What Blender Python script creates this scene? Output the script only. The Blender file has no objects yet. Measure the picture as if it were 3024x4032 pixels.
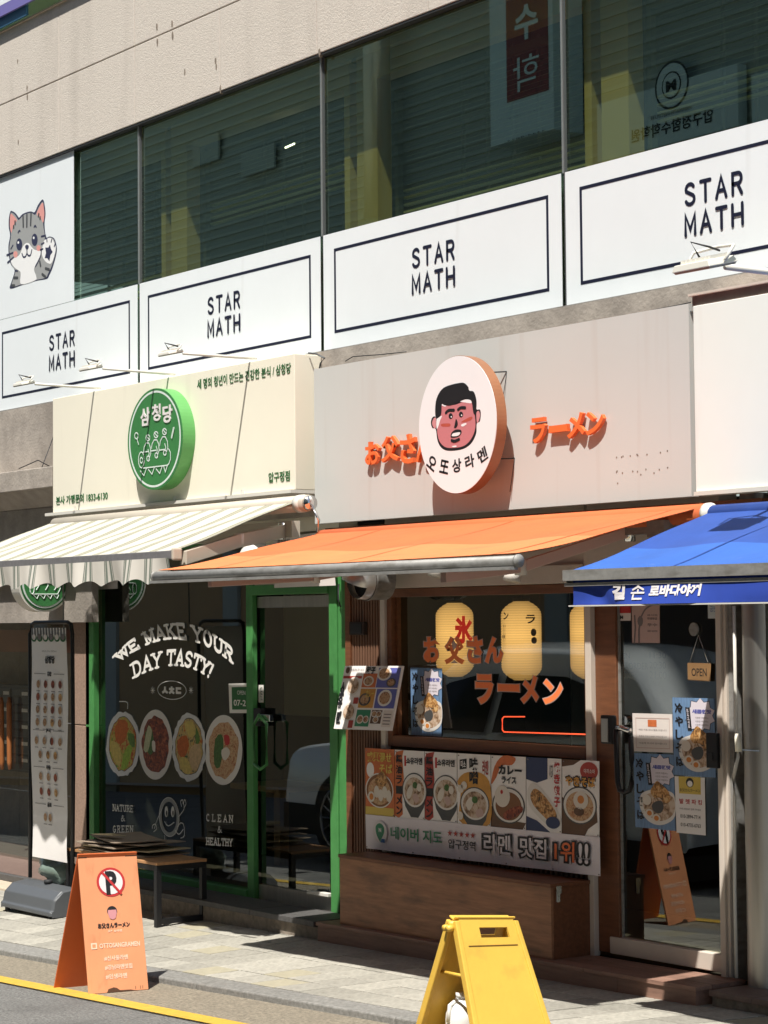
import bpy, math, random
from mathutils import Vector, Matrix
random.seed(7)
D=bpy.data; SC=bpy.context.scene; COL=SC.collection
# ---------------------------------------------------------------- camera, world, sun, exposure
CAM=Vector((0,0,1.89)); F=8600.0; PW,PH=3024.0,4032.0
RX=Vector((0.58732140,0.80930281,-0.00908548)); RD=Vector((-0.04561664,0.02189265,-0.99871910)); RF=Vector((-0.80806726,0.58698354,0.04977570))
cd=D.cameras.new('camera'); cam=D.objects.new('camera',cd); COL.objects.link(cam)
U=-RD; B=-RF
cam.matrix_world=Matrix(((RX.x,U.x,B.x,CAM.x),(RX.y,U.y,B.y,CAM.y),(RX.z,U.z,B.z,CAM.z),(0,0,0,1)))
cd.sensor_fit='VERTICAL'; cd.sensor_height=36.0; cd.sensor_width=27.0; cd.lens=36.0*F/PH; cd.clip_start=0.1; cd.clip_end=900
SC.camera=cam
SUN=Vector((0.63,-1.0,2.25)).normalized()
w=D.worlds.new('World'); SC.world=w; w.use_nodes=True
nt=w.node_tree; sky=nt.nodes.new('ShaderNodeTexSky'); sky.sky_type='NISHITA'; sky.sun_disc=False
sky.sun_elevation=math.asin(SUN.z); sky.sun_rotation=math.atan2(SUN.x,SUN.y); sky.air_density=1.0; sky.dust_density=1.5
bg=nt.nodes['Background']; nt.links.new(sky.outputs[0],bg.inputs[0]); bg.inputs[1].default_value=0.08
ld=D.lights.new('sun','SUN'); ld.energy=5.0; ld.angle=math.radians(0.55); ld.color=(1.0,0.955,0.88)
so=D.objects.new('sun',ld); COL.objects.link(so); so.rotation_euler=SUN.to_track_quat('Z','Y').to_euler(); so.location=(0,0,30)
SC.view_settings.view_transform='Standard'; SC.view_settings.look='None'; SC.view_settings.gamma=1.0
SC.view_settings.use_curve_mapping=False; SC.view_settings.exposure=0.52
SC.cycles.max_bounces=8; SC.cycles.transparent_max_bounces=16; SC.cycles.glossy_bounces=4; SC.cycles.sample_clamp_indirect=4.0
SC.cycles.use_denoising=True

# ---------------------------------------------------------------- pixel helpers (photo pixel -> point on a real plane)
def ray(p): return RF+RX*((p[0]-PW/2)/F)+RD*((p[1]-PH/2)/F)
def PY(p,Y): d=ray(p); return CAM+d*((Y-CAM.y)/d.y)
def PX(p,X): d=ray(p); return CAM+d*((X-CAM.x)/d.x)
def zb(X): return -.03+.0161*(X+10.99)
def zk(X): return .031+.0398*(X+8.459)
def pave(X,Y): w_=(Y-6.1)/1.35; return zk(X)+(zb(X)-zk(X))*w_
def road(X): return -.008+.0395*(X+8.46)
def onsurf(p,fn):
    d=ray(p); lo,hi=4.,60.
    for _ in range(50):
        t=(lo+hi)/2; q=CAM+d*t
        if q.z>fn(q.x,q.y): lo=t
        else: hi=t
    return q
def PG(p): return onsurf(p,pave)
def cr(x0,y0,s): return lambda *pts:[(x0+a*s,y0+b*s) for a,b in pts]

# ---------------------------------------------------------------- materials
def mat(name,col,rough=.6,metal=0.,var=.0,vs=6.,bump=0.,bs=60.,spec=.5,stretch=None,col2=None,coat=0.,objvar=0.,dirt=None):
    m=D.materials.new(name); m.use_nodes=True; N=m.node_tree.nodes; L=m.node_tree.links
    b=N['Principled BSDF']; b.inputs['Roughness'].default_value=rough; b.inputs['Metallic'].default_value=metal
    b.inputs['Specular IOR Level'].default_value=spec; b.inputs['Coat Weight'].default_value=coat
    c=(*col,1); b.inputs['Base Color'].default_value=c
    tc=N.new('ShaderNodeTexCoord'); mp=N.new('ShaderNodeMapping'); L.new(tc.outputs['Object'],mp.inputs[0])
    if stretch: mp.inputs['Scale'].default_value=stretch
    out=None
    if var>0 or col2:
        n=N.new('ShaderNodeTexNoise'); n.inputs['Scale'].default_value=vs; n.inputs['Detail'].default_value=6; n.inputs['Roughness'].default_value=.65
        L.new(mp.outputs[0],n.inputs['Vector'])
        r=N.new('ShaderNodeValToRGB'); r.color_ramp.elements[0].position=.3; r.color_ramp.elements[1].position=.7
        r.color_ramp.elements[0].color=(*[max(0,x*(1-var)) for x in (col2 or col)],1); r.color_ramp.elements[1].color=(*[min(1,x*(1+var)) for x in col],1)
        L.new(n.outputs[0],r.inputs[0]); out=r.outputs[0]
    if dirt:  # (colour, scale vector, threshold) patches or streaks of dirt
        dm=N.new('ShaderNodeMapping'); dm.inputs['Scale'].default_value=dirt[1]; L.new(tc.outputs['Object'],dm.inputs[0])
        n=N.new('ShaderNodeTexNoise'); n.inputs['Scale'].default_value=1; n.inputs['Detail'].default_value=5; L.new(dm.outputs[0],n.inputs['Vector'])
        r=N.new('ShaderNodeValToRGB'); r.color_ramp.elements[0].position=dirt[2]; r.color_ramp.elements[1].position=dirt[2]+.22
        r.color_ramp.elements[0].color=(0,0,0,1); k=dirt[3] if len(dirt)>3 else .8; r.color_ramp.elements[1].color=(k,k,k,1)
        L.new(n.outputs[0],r.inputs[0]); mx=N.new('ShaderNodeMix'); mx.data_type='RGBA'; L.new(r.outputs[0],mx.inputs[0])
        if out: L.new(out,mx.inputs[6])
        else: mx.inputs[6].default_value=c
        mx.inputs[7].default_value=(*dirt[0],1); out=mx.outputs[2]
    if objvar>0:
        oi=N.new('ShaderNodeObjectInfo'); mr=N.new('ShaderNodeMapRange'); mr.inputs[3].default_value=1-objvar; mr.inputs[4].default_value=1+objvar
        L.new(oi.outputs['Random'],mr.inputs[0]); mx=N.new('ShaderNodeMix'); mx.data_type='RGBA'; mx.blend_type='MULTIPLY'; mx.inputs[0].default_value=1
        if out: L.new(out,mx.inputs[6])
        else: mx.inputs[6].default_value=c
        L.new(mr.outputs[0],mx.inputs[7]); out=mx.outputs[2]
    if out: L.new(out,b.inputs['Base Color'])
    if bump>0:
        n=N.new('ShaderNodeTexNoise'); n.inputs['Scale'].default_value=bs; n.inputs['Detail'].default_value=4; L.new(mp.outputs[0],n.inputs['Vector'])
        bp=N.new('ShaderNodeBump'); bp.inputs['Strength'].default_value=bump; bp.inputs['Distance'].default_value=.01
        L.new(n.outputs[0],bp.inputs['Height']); L.new(bp.outputs[0],b.inputs['Normal'])
    return m
def multi(name,cols,scale,rough=.5,detail=4.,vor=False):
    m=D.materials.new(name); m.use_nodes=True; N=m.node_tree.nodes; L=m.node_tree.links; b=N['Principled BSDF']; b.inputs['Roughness'].default_value=rough
    tc=N.new('ShaderNodeTexCoord'); n=N.new('ShaderNodeTexNoise'); n.inputs['Scale'].default_value=scale; n.inputs['Detail'].default_value=detail; n.inputs['Distortion'].default_value=1.2
    L.new(tc.outputs['Object'],n.inputs['Vector']); r=N.new('ShaderNodeValToRGB'); cr_=r.color_ramp
    k=len(cols)
    for i,c in enumerate(cols):
        p=.34+.32*i/(k-1)
        e=cr_.elements[i] if i<2 else cr_.elements.new(p)
    for i,c in enumerate(cols):
        cr_.elements[i].position=.34+.32*i/(k-1); cr_.elements[i].color=(*c,1)
    L.new(n.outputs[0],r.inputs[0]); L.new(r.outputs[0],b.inputs['Base Color']); return m
def glass(name,tint,ior=1.55,boost=0.,rough=0.,mul=1.8,gcol=(.93,.98,.96,1)):
    m=D.materials.new(name); m.use_nodes=True; N=m.node_tree.nodes; L=m.node_tree.links; N.remove(N['Principled BSDF'])
    o=N['Material Output']; t=N.new('ShaderNodeBsdfTransparent'); t.inputs[0].default_value=(*tint,1); g=N.new('ShaderNodeBsdfGlossy'); g.inputs['Roughness'].default_value=rough
    g.inputs[0].default_value=gcol; fr=N.new('ShaderNodeFresnel'); fr.inputs[0].default_value=ior
    a=N.new('ShaderNodeMath'); a.operation='MULTIPLY_ADD'; a.inputs[1].default_value=mul; a.inputs[2].default_value=boost; a.use_clamp=True
    mx=N.new('ShaderNodeMixShader'); ge=N.new('ShaderNodeNewGeometry'); iv=N.new('ShaderNodeMath'); iv.operation='SUBTRACT'; iv.inputs[0].default_value=1; L.new(ge.outputs['Backfacing'],iv.inputs[1]); m2=N.new('ShaderNodeMath'); m2.operation='MULTIPLY'; L.new(fr.outputs[0],a.inputs[0]); L.new(a.outputs[0],m2.inputs[0]); L.new(iv.outputs[0],m2.inputs[1]); L.new(m2.outputs[0],mx.inputs[0]); L.new(t.outputs[0],mx.inputs[1]); L.new(g.outputs[0],mx.inputs[2]); L.new(mx.outputs[0],o.inputs[0]); return m
def emis(name,col,st,base=None):
    m=mat(name,base or col,.7); b=m.node_tree.nodes['Principled BSDF']; b.inputs['Emission Color'].default_value=(*col,1); b.inputs['Emission Strength'].default_value=st; return m

M={}
def mk(k,*a,**kw): M[k]=mat(k,*a,**kw)
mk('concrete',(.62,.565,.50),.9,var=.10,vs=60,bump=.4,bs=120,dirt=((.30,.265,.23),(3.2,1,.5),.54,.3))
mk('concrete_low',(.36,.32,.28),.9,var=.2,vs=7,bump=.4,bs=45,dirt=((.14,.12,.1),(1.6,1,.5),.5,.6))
mk('vinyl_white',(.80,.85,.875),.45,var=.02,vs=2,bump=.06,bs=5,dirt=((.60,.61,.60),(7,1,.5),.66,.4))
mk('navy',(.012,.014,.035),.4)
mk('ink',(.012,.012,.014),.5)
mk('alu',(.62,.63,.62),.35,metal=.8,var=.06,vs=20)
mk('bar_grey',(.20,.195,.20),.55,metal=.2,var=.15,vs=40); mk('alu_dull',(.30,.295,.28),.6,metal=.3,var=.12,vs=30,dirt=((.16,.15,.13),(9,9,30),.5,.7))
mk('alu_hood',(.72,.70,.66),.32,metal=.85,var=.1,vs=14,bump=.15,bs=20); mk('alu_dark',(.10,.105,.11),.5,metal=.3)
mk('gasket',(.02,.022,.024),.7)
mk('cream_sign',(.84,.80,.67),.5,var=.02,vs=1.5,dirt=((.55,.5,.4),(5,1,.5),.62,.35))
mk('grey_sign',(.575,.59,.57),.48,var=.02,vs=1.5,dirt=((.47,.41,.36),(9,1,.45),.58,.4))
mk('white_sign',(.82,.86,.82),.5,var=.02,vs=1.5,dirt=((.55,.53,.48),(6,1,.6),.64,.35))
mk('green_sign',(.045,.20,.06),.4,var=.05,vs=3)
mk('green_side',(.11,.36,.10),.4,var=.05,vs=3)
mk('green_ink',(.02,.13,.035),.5)
mk('pale_ink',(.66,.74,.70),.5)
mk('copper_side',(.36,.155,.075),.38,metal=.25,var=.1,vs=4)
mk('face_white',(.82,.84,.86),.35,var=.01)
mk('skin_red',(.54,.20,.22),.5); mk('skin_pink',(.60,.27,.29),.5); mk('blush',(.45,.09,.06),.5)
mk('orange_letter',(.80,.17,.045),.45); mk('orange_film',(.98,.24,.07),.5); mk('orange_side',(.62,.16,.04),.5)
mk('orange_fabric',(.60,.135,.04),.85,var=.07,vs=3,bump=.35,bs=7,dirt=((.36,.10,.04),(2.5,7,7),.60,.45)); mk('orange_paler',(.68,.205,.07),.85,var=.07,vs=3,bump=.35,bs=7,dirt=((.40,.14,.06),(2.5,7,7),.58,.5))  # second orange is paler, for the lower part of the cloth
mk('blue_fabric',(.018,.065,.30),.85,var=.12,vs=4,bump=.4,bs=6,dirt=((.10,.14,.30),(14,14,14),.66,.6)); mk('blue_paler',(.028,.11,.42),.85,var=.1,vs=4,bump=.4,bs=6,dirt=((.12,.18,.36),(12,12,12),.64,.6))  # second blue is paler, used on the lower cloth
mk('blue_valance',(.016,.05,.33),.8,var=.1,vs=5)
mk('green_paint',(.065,.25,.07),.45,var=.12,vs=8,bump=.1,bs=40,dirt=((.03,.09,.035),(10,10,3),.62,.6))
mk('cream_post',(.62,.545,.47),.55,var=.05,vs=4,dirt=((.4,.33,.25),(6,6,3),.62,.4))
mk('wood_frame',(.17,.065,.028),.5,var=.25,vs=5,stretch=(1,8,8))
mk('wood_bench',(.33,.155,.078),.5,var=.3,vs=3,stretch=(1.2,9,12),dirt=((.06,.04,.028),(3,6,9),.50,.65))
mk('wood_deck',(.26,.15,.11),.6,var=.25,vs=4,stretch=(1.2,9,12),bump=.2,bs=80,objvar=.15)
mk('wood_slat',(.17,.085,.05),.6,var=.2,vs=4,stretch=(9,9,1))
mk('slat_back',(.03,.018,.013),.8)
mk('wood_top',(.42,.22,.10),.5,var=.2,vs=4,stretch=(1.2,9,9))
mk('black_metal',(.018,.018,.02),.45,metal=.3)
mk('steel',(.50,.48,.44),.42,metal=1.,var=.1,vs=3,stretch=(9,9,.6),bump=.12,bs=3)
mk('chrome',(.75,.75,.74),.12,metal=1.)
mk('stone_pilaster',(.30,.20,.15),.7,var=.25,vs=60,bump=.1,bs=80)
mk('stone_step',(.50,.42,.32),.85,var=.12,vs=12,bump=.2,bs=60)
mk('stone_dark',(.085,.082,.08),.6,var=.25,vs=40,bump=.15,bs=80)
mk('stone_red',(.18,.125,.105),.5,var=.15,vs=20)
mk('riser',(.24,.20,.16),.9,var=.3,vs=25,bump=.4,bs=50,dirt=((.08,.07,.06),(8,8,8),.6,.7))
mk('slab',(.34,.325,.28),.85,var=.24,vs=30,bump=.35,bs=90,objvar=.2,dirt=((.17,.155,.13),(9,9,9),.58,.6))
mk('slab_yellow',(.37,.34,.25),.85,var=.13,vs=22,bump=.35,bs=90,dirt=((.33,.30,.22),(5,5,5),.56,.5))
mk('kerb',(.215,.21,.195),.85,var=.35,vs=40,bump=.3,bs=110,objvar=.08,dirt=((.18,.17,.15),(4,9,9),.55,.5))
mk('joint',(.09,.082,.07),.95,var=.2,vs=30)
mk('road_gutter',(.235,.205,.155),.9,var=.5,vs=55,bump=.6,bs=160,dirt=((.18,.155,.12),(3,3,3),.52,.5))
mk('asphalt',(.175,.172,.162),.9,var=.62,vs=70,bump=.8,bs=200,dirt=((.09,.088,.084),(1.5,1.5,1),.48,.6))
mk('yellow_line',(.60,.385,.05),.7,var=.12,vs=20,bump=.5,bs=150,dirt=((.22,.19,.13),(26,26,5),.58,.75))
mk('yellow_plastic',(.74,.47,.075),.42,var=.06,vs=3,bump=.08,bs=60,dirt=((.42,.27,.06),(7,7,7),.56,.5))
mk('jug',(.80,.81,.80),.35,spec=.6)
mk('board_orange',(.74,.31,.15),.5,var=.07,vs=3,dirt=((.33,.12,.05),(14,14,5),.60,.6))
mk('board_orange_back',(.50,.10,.02),.55,var=.08,vs=3)
mk('rust',(.09,.04,.02),.9,var=.3,vs=30)
mk('sticker_white',(.74,.70,.70),.5); mk('red_ink',(.50,.03,.03),.5); mk('peach_ink',(.85,.60,.45),.6)
mk('banner_vinyl',(.80,.75,.79),.5,var=.03,vs=3)
mk('poster_white',(.86,.83,.81),.5,var=.02); mk('poster_orange',(.60,.16,.05),.5,var=.2,vs=14); mk('poster_red',(.40,.05,.035),.5,var=.15,vs=14)
mk('poster_amber',(.60,.30,.06),.5,var=.2,vs=10); mk('poster_brown',(.12,.06,.03),.5,var=.2,vs=10); mk('poster_navy',(.03,.045,.12),.5)
mk('poster_blue',(.15,.26,.44),.4,var=.25,vs=14,stretch=(6,1,1)); mk('poster_lav',(.74,.69,.76),.5); mk('violet_ink',(.12,.13,.42),.5); mk('poster_gold',(.68,.50,.10),.5)
mk('bowl_dark',(.07,.07,.07),.4); mk('bowl_white',(.74,.71,.67),.4); mk('egg_white',(.72,.66,.58),.5); mk('egg_yolk',(.62,.22,.04),.5); mk('soup_brown',(.22,.09,.03),.4)
mk('naver_green',(.04,.24,.12),.5); mk('naver_blue',(.03,.12,.36),.5); mk('paper',(.74,.68,.64),.7,var=.03,vs=3); mk('paper_peach',(.56,.40,.36),.7)
mk('grey_ink',(.20,.17,.17),.6); mk('open_wood',(.28,.16,.07),.5,var=.15,vs=5,stretch=(1,5,5))
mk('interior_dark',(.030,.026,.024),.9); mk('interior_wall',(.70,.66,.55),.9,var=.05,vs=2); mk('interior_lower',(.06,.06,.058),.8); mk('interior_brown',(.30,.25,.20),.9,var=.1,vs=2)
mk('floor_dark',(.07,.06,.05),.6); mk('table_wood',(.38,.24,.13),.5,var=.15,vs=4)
mk('mailbox',(.05,.05,.055),.4,metal=.4); mk('tile_stone',(.26,.225,.175),.75,var=.18,vs=12,objvar=.1); mk('beam_pink',(.34,.165,.115),.6,var=.08,vs=3)
mk('handle_wood',(.30,.11,.035),.4,var=.2,vs=4)
mk('bag_green',(.16,.21,.18),.3,var=.2,vs=8,bump=.5,bs=14); mk('tank_grey',(.085,.092,.10),.45,var=.06,vs=3); mk('cardboard',(.30,.235,.175),.85,var=.1,vs=6,objvar=.2); mk('cardboard_pale',(.62,.52,.33),.85,var=.05,vs=6)
mk('lamp_white',(.70,.68,.62),.4); mk('lamp_glass',(.16,.16,.15),.2)
mk('roller_cream',(.50,.45,.37),.5); mk('arm_pink',(.60,.44,.38),.45)
mk('olive_frame',(.82,.62,.36),.55,var=.06,vs=3); mk('blind',(.88,.82,.52),.6); mk('room_dark',(.26,.29,.21),.9,var=.2,vs=2)
mk('purple_board',(.18,.16,.42),.5); mk('blue_board',(.05,.17,.30),.5)
mk('cat_grey',(.34,.35,.35),.6); mk('cat_dark',(.06,.065,.07),.6); mk('cat_navy',(.03,.035,.08),.6); mk('cat_pink',(.72,.33,.30),.6); mk('cat_white',(.84,.85,.85),.6)
mk('rice',(.66,.66,.66),.6,var=.1,vs=60,bump=.5,bs=70); mk('decal_white',(.80,.78,.73),.6)
mk('car_white',(.70,.73,.75),.18,coat=1.); mk('car_glass',(.012,.014,.016),.05); mk('tyre',(.015,.015,.015),.8); mk('rim',(.30,.30,.31),.3,metal=.9); mk('car_black',(.01,.01,.011),.12,coat=1.)
mk('opp_wall',(.36,.39,.35),.8,var=.06,vs=2); mk('opp_rib',(.42,.45,.40),.6); mk('opp_beige',(.52,.33,.16),.8,var=.08,vs=1.5); mk('opp_glass',(.02,.02,.022),.6); mk('opp_red',(.24,.045,.045),.5); mk('opp_panel',(.62,.70,.70),.5)
mk('tile_line',(.10,.11,.105),.8)
M['food_rainbow']=multi('food_rainbow',[(.10,.25,.02),(.45,.40,.06),(.50,.38,.10),(.50,.13,.02),(.40,.07,.01)],26)
M['food_meat']=multi('food_meat',[(.05,.015,.01),(.17,.035,.02),(.26,.05,.02),(.42,.12,.05)],34)
M['food_mix']=multi('food_mix',[(.04,.10,.03),(.50,.33,.14),(.55,.42,.12),(.50,.13,.03)],26)
M['food_noodle']=multi('food_noodle',[(.32,.12,.05),(.52,.27,.13),(.60,.42,.24),(.34,.16,.06)],40)
M['food_ramen']=multi('food_ramen',[(.16,.09,.045),(.40,.26,.16),(.58,.44,.33),(.62,.52,.42)],26)
M['food_tempura']=multi('food_tempura',[(.07,.05,.03),(.32,.15,.045),(.58,.30,.10),(.66,.45,.22)],38)
M['food_menu']=multi('food_menu',[(.10,.05,.04),(.40,.18,.07),(.55,.40,.24),(.30,.10,.05)],60)
M['glass_shop']=glass('glass_shop',(.82,.84,.78),1.5,.02,mul=2.2); M['glass_upper']=glass('glass_upper',(.72,.77,.62),1.5,.10,mul=3.0,gcol=(.72,.95,.80,1))
M['glass_thin']=glass('glass_thin',(.9,.92,.9),1.45,.0)
M['lantern_paper']=emis('lantern_paper',(1.0,.54,.17),.6,(.42,.30,.16))
_m=M['lantern_paper'].node_tree; _N=_m.nodes; _L=_m.links; _tc=_N.new('ShaderNodeTexCoord'); _sx=_N.new('ShaderNodeSeparateXYZ'); _L.new(_tc.outputs['Object'],_sx.inputs[0])
def _math(op,a,b=None,c=None):
    n=_N.new('ShaderNodeMath'); n.operation=op
    for i,x in enumerate((a,b,c)):
        if x is None: continue
        if isinstance(x,(int,float)): n.inputs[i].default_value=x
        else: _L.new(x,n.inputs[i])
    return n.outputs[0]
_rib=_math('MULTIPLY_ADD',_math('SINE',_math('MULTIPLY',_sx.outputs[2],420.)),.16,.84)          # bamboo hoops under the paper
_az=_math('MULTIPLY_ADD',_math('ADD',_math('MULTIPLY',_sx.outputs[0],5.2),_math('MULTIPLY',_sx.outputs[1],-6.5)),.55,.52)
_d=_math('ABSOLUTE',_math('SUBTRACT',_sx.outputs[2],.27)); _glow=_math('MAXIMUM',_math('MULTIPLY_ADD',_d,-2.6,1.15),.35)  # bulb in the upper middle
_L.new(_math('MULTIPLY',_math('MULTIPLY',_math('MULTIPLY',_rib,_az),_glow),1.05),_N['Principled BSDF'].inputs['Emission Strength']); M['spot_glow']=emis('spot_glow',(1,.85,.6),3.)
M['tube_light']=emis('tube_light',(1,1,.95),6.); M['red_film']=emis('red_film',(.85,.02,.012),.45,(.5,.02,.02)); M['neon_red']=emis('neon_red',(1,.10,.04),1.6)  # red print's emission stands in for lantern light shining through it
def stripes(name,period,bands,base,rough=.85):
    m=D.materials.new(name); m.use_nodes=True; N=m.node_tree.nodes; L=m.node_tree.links; b=N['Principled BSDF']; b.inputs['Roughness'].default_value=rough
    tc=N.new('ShaderNodeTexCoord'); sx=N.new('ShaderNodeSeparateXYZ'); L.new(tc.outputs['Object'],sx.inputs[0])
    a=N.new('ShaderNodeMath'); a.operation='MULTIPLY'; a.inputs[1].default_value=1/period; f=N.new('ShaderNodeMath'); f.operation='FRACT'
    L.new(sx.outputs[0],a.inputs[0]); L.new(a.outputs[0],f.inputs[0]); r=N.new('ShaderNodeValToRGB'); e=r.color_ramp; e.interpolation='CONSTANT'
    e.elements[0].position=0; e.elements[0].color=(*base,1); e.elements.remove(e.elements[1])
    for p0,p1,c in bands:
        q=e.elements.new(p0); q.color=(*c,1); q=e.elements.new(p1); q.color=(*base,1)
    L.new(f.outputs[0],r.inputs[0])
    n=N.new('ShaderNodeTexNoise'); n.inputs['Scale'].default_value=5; mx=N.new('ShaderNodeMix'); mx.data_type='RGBA'; mx.blend_type='MULTIPLY'; mx.inputs[0].default_value=.18
    L.new(tc.outputs['Object'],n.inputs['Vector']); L.new(r.outputs[0],mx.inputs[6]); L.new(n.outputs[0],mx.inputs[7]); L.new(mx.outputs[2],b.inputs['Base Color']); return m
M['stripe_top']=stripes('stripe_top',.243,[(.25,.33,(.21,.21,.14)),(.331,.39,(.42,.40,.32)),(.391,.45,(.27,.26,.19)),(.451,.51,(.42,.40,.32)),(.511,.59,(.21,.21,.14))],(.56,.54,.47))
M['stripe_val']=stripes('stripe_val',.243,[(.24,.28,(.14,.16,.13)),(.30,.38,(.20,.23,.19)),(.49,.57,(.20,.23,.19)),(.59,.62,(.14,.16,.13))],(.70,.66,.59))

# ---------------------------------------------------------------- mesh helpers
LOC={}
def thing(name,label,cat,loc=(0,0,0),group=None,kind=None):
    o=D.objects.new(name,None); COL.objects.link(o); o.location=loc; LOC[o]=Vector(loc); o.empty_display_size=.1
    if label: o['label']=label
    if cat: o['category']=cat
    if group: o['group']=group
    if kind: o['kind']=kind
    return o
def obj(name,verts,faces,m,parent=None,smooth=False,bevel=0,label=None,kind=None):
    base=LOC.get(parent,Vector((0,0,0)))
    me=D.meshes.new(name); me.from_pydata([tuple(Vector(v)-base) for v in verts],[],faces); me.update()
    me.materials.append(M[m] if isinstance(m,str) else m)
    if smooth:
        for p in me.polygons: p.use_smooth=True
    o=D.objects.new(name,me); COL.objects.link(o)
    if parent: o.parent=parent
    LOC[o]=base
    if bevel:
        bv=o.modifiers.new('bevel','BEVEL'); bv.width=bevel; bv.segments=2; bv.limit_method='ANGLE'
    if label: o['label']=label
    if kind: o['kind']=kind
    return o
class MB:
    def __init__(s): s.v=[]; s.f=[]
    def add(s,v,f):
        n=len(s.v); s.v+=[tuple(x) for x in v]; s.f+=[tuple(i+n for i in q) for q in f]; return s
    def box(s,x0,x1,y0,y1,z0,z1):
        return s.add([(x,y,z) for z in (z0,z1) for y in (y0,y1) for x in (x0,x1)],[(0,2,3,1),(4,5,7,6),(0,1,5,4),(2,6,7,3),(0,4,6,2),(1,3,7,5)])
    def hexa(s,a,b):   # two quads of 4 points each
        return s.add(list(a)+list(b),[(3,2,1,0),(4,5,6,7),(0,1,5,4),(1,2,6,5),(2,3,7,6),(3,0,4,7)])
    def tube(s,pts,r,n=8,cap=True):
        pts=[Vector(p) for p in pts]; rr=r if isinstance(r,(list,tuple)) else [r]*len(pts); V=[];Fc=[]
        up=Vector((0,0,1))
        for i,p in enumerate(pts):
            t=(pts[min(i+1,len(pts)-1)]-pts[max(i-1,0)]).normalized()
            a=t.cross(up); 
            if a.length<.05: a=t.cross(Vector((1,0,0)))
            a.normalize(); b=a.cross(t)
            V+=[p+(a*math.cos(2*math.pi*k/n)+b*math.sin(2*math.pi*k/n))*rr[i] for k in range(n)]
        for i in range(len(pts)-1):
            for k in range(n): Fc.append((i*n+k,i*n+(k+1)%n,(i+1)*n+(k+1)%n,(i+1)*n+k))
        if cap: Fc.append(tuple(range(n-1,-1,-1))); Fc.append(tuple((len(pts)-1)*n+k for k in range(n)))
        return s.add(V,Fc)
    def prismY(s,pts,y0,y1):  # pts list of (x,z); closed outline
        n=len(pts); V=[(x,y0,z) for x,z in pts]+[(x,y1,z) for x,z in pts]
        Fc=[tuple(range(n)),tuple(range(2*n-1,n-1,-1))]+[(i,i+n,(i+1)%n+n,(i+1)%n) for i in range(n)]
        return s.add(V,Fc)
    def o(s,name,m,parent=None,**k): return obj(name,s.v,s.f,m,parent,**k)
def box(name,m,parent,x0,x1,y0,y1,z0,z1,**k): return MB().box(x0,x1,y0,y1,z0,z1).o(name,m,parent,**k)
def tube(name,m,parent,pts,r,n=8,**k): return MB().tube(pts,r,n).o(name,m,parent,smooth=True,**k)
def smoothpts(p,n=6,closed=True):
    L=len(p); out=[]
    rng=range(L) if closed else range(L-1)
    g=(lambda i:p[i%L]) if closed else (lambda i:p[min(max(i,0),L-1)])
    for i in rng:
        a,b,c,d=g(i-1),g(i),g(i+1),g(i+2)
        for k in range(n):
            t=k/n; out.append(tuple(.5*((2*b[j])+(-a[j]+c[j])*t+(2*a[j]-5*b[j]+4*c[j]-d[j])*t*t+(-a[j]+3*b[j]-3*c[j]+d[j])*t**3) for j in (0,1)))
    if not closed: out.append(tuple(p[-1]))
    return out
def poly(name,m,parent,px,Y,sm=0,**k):     # flat print: outline in photo pixels laid on the plane Y
    if sm: px=smoothpts(px,sm)
    v=[PY(p,Y) for p in px]
    return obj(name,v,[tuple(range(len(v)))],m,parent,**k)
def ell(cx,cy,rx,ry,n=28,sh=-.0,a0=0): return [(cx+rx*math.cos(2*math.pi*i/n),cy+ry*math.sin(2*math.pi*i/n)+sh*rx*math.cos(2*math.pi*i/n)) for i in range(n)]
def ribbon(mb,P,w,Y,k=0):                 # P: (x,z) world points, width w, ribbon on plane Y with round caps
    P=[Vector((a,b)) for a,b in P]; q=[P[0]]
    for p in P[1:]:
        if (p-q[-1]).length>1e-5: q.append(p)
    P=q
    if len(P)<2: return
    V=[]
    for i,p in enumerate(P):
        d0=(p-P[i-1]).normalized() if i>0 else (P[1]-p).normalized()
        d1=(P[i+1]-p).normalized() if i<len(P)-1 else d0
        n0=Vector((-d0.y,d0.x)); n1=Vector((-d1.y,d1.x)); nn=n0+n1
        if nn.length<.3: nn=n0*1.
        nn.normalize(); s=w/2/max(.5,nn.dot(n0))
        V+=[p+nn*s,p-nn*s]
    n=len(mb.v); y=Y-.0002*k
    fa=[(2*i,2*i+1,2*i+3,2*i+2) for i in range(len(P)-1)]
    mb.add([(a.x,y,a.y) for a in V],fa)
    for p,d in ((P[0],P[0]-P[1]),(P[-1],P[-1]-P[-2])):
        d.normalize(); nn=Vector((-d.y,d.x)); C=[p+(nn*math.cos(math.pi*j/6)+d*math.sin(math.pi*j/6))*w/2 for j in range(7)]
        mb.add([(a.x,y,a.y) for a in C],[tuple(range(7))])
def strokes(name,m,parent,lines,w,Y,sm=0,**kk):   # lines in photo pixels
    if name in ('cat_line','cat_stripe') and len(lines)>1:
        for l in lines: strokes(name,m,parent,[l],w,Y,sm,**kk)
        return
    mb=MB()
    for k,l in enumerate(lines):
        if sm: l=smoothpts(l,sm,closed=False)
        ribbon(mb,[(lambda q:(q.x,q.z))(PY(p,Y)) for p in l],w,Y,k)
    return mb.o(name,m,parent,**kk)
_tc={}
HG={'또':[[(.12,.92),(.12,.55),(.45,.55)],[(.12,.92),(.45,.92)],[(.56,.92),(.56,.55),(.9,.55)],[(.56,.92),(.9,.92)],[(.5,.5),(.5,.15)],[(.02,.1),(.98,.1)]],'손':[[(.5,.98),(.42,.82),(.1,.66)],[(.48,.86),(.9,.66)],[(.5,.64),(.5,.46)],[(.02,.44),(.98,.44)],[(.18,.30),(.18,.04),(.88,.04)]]}
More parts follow.
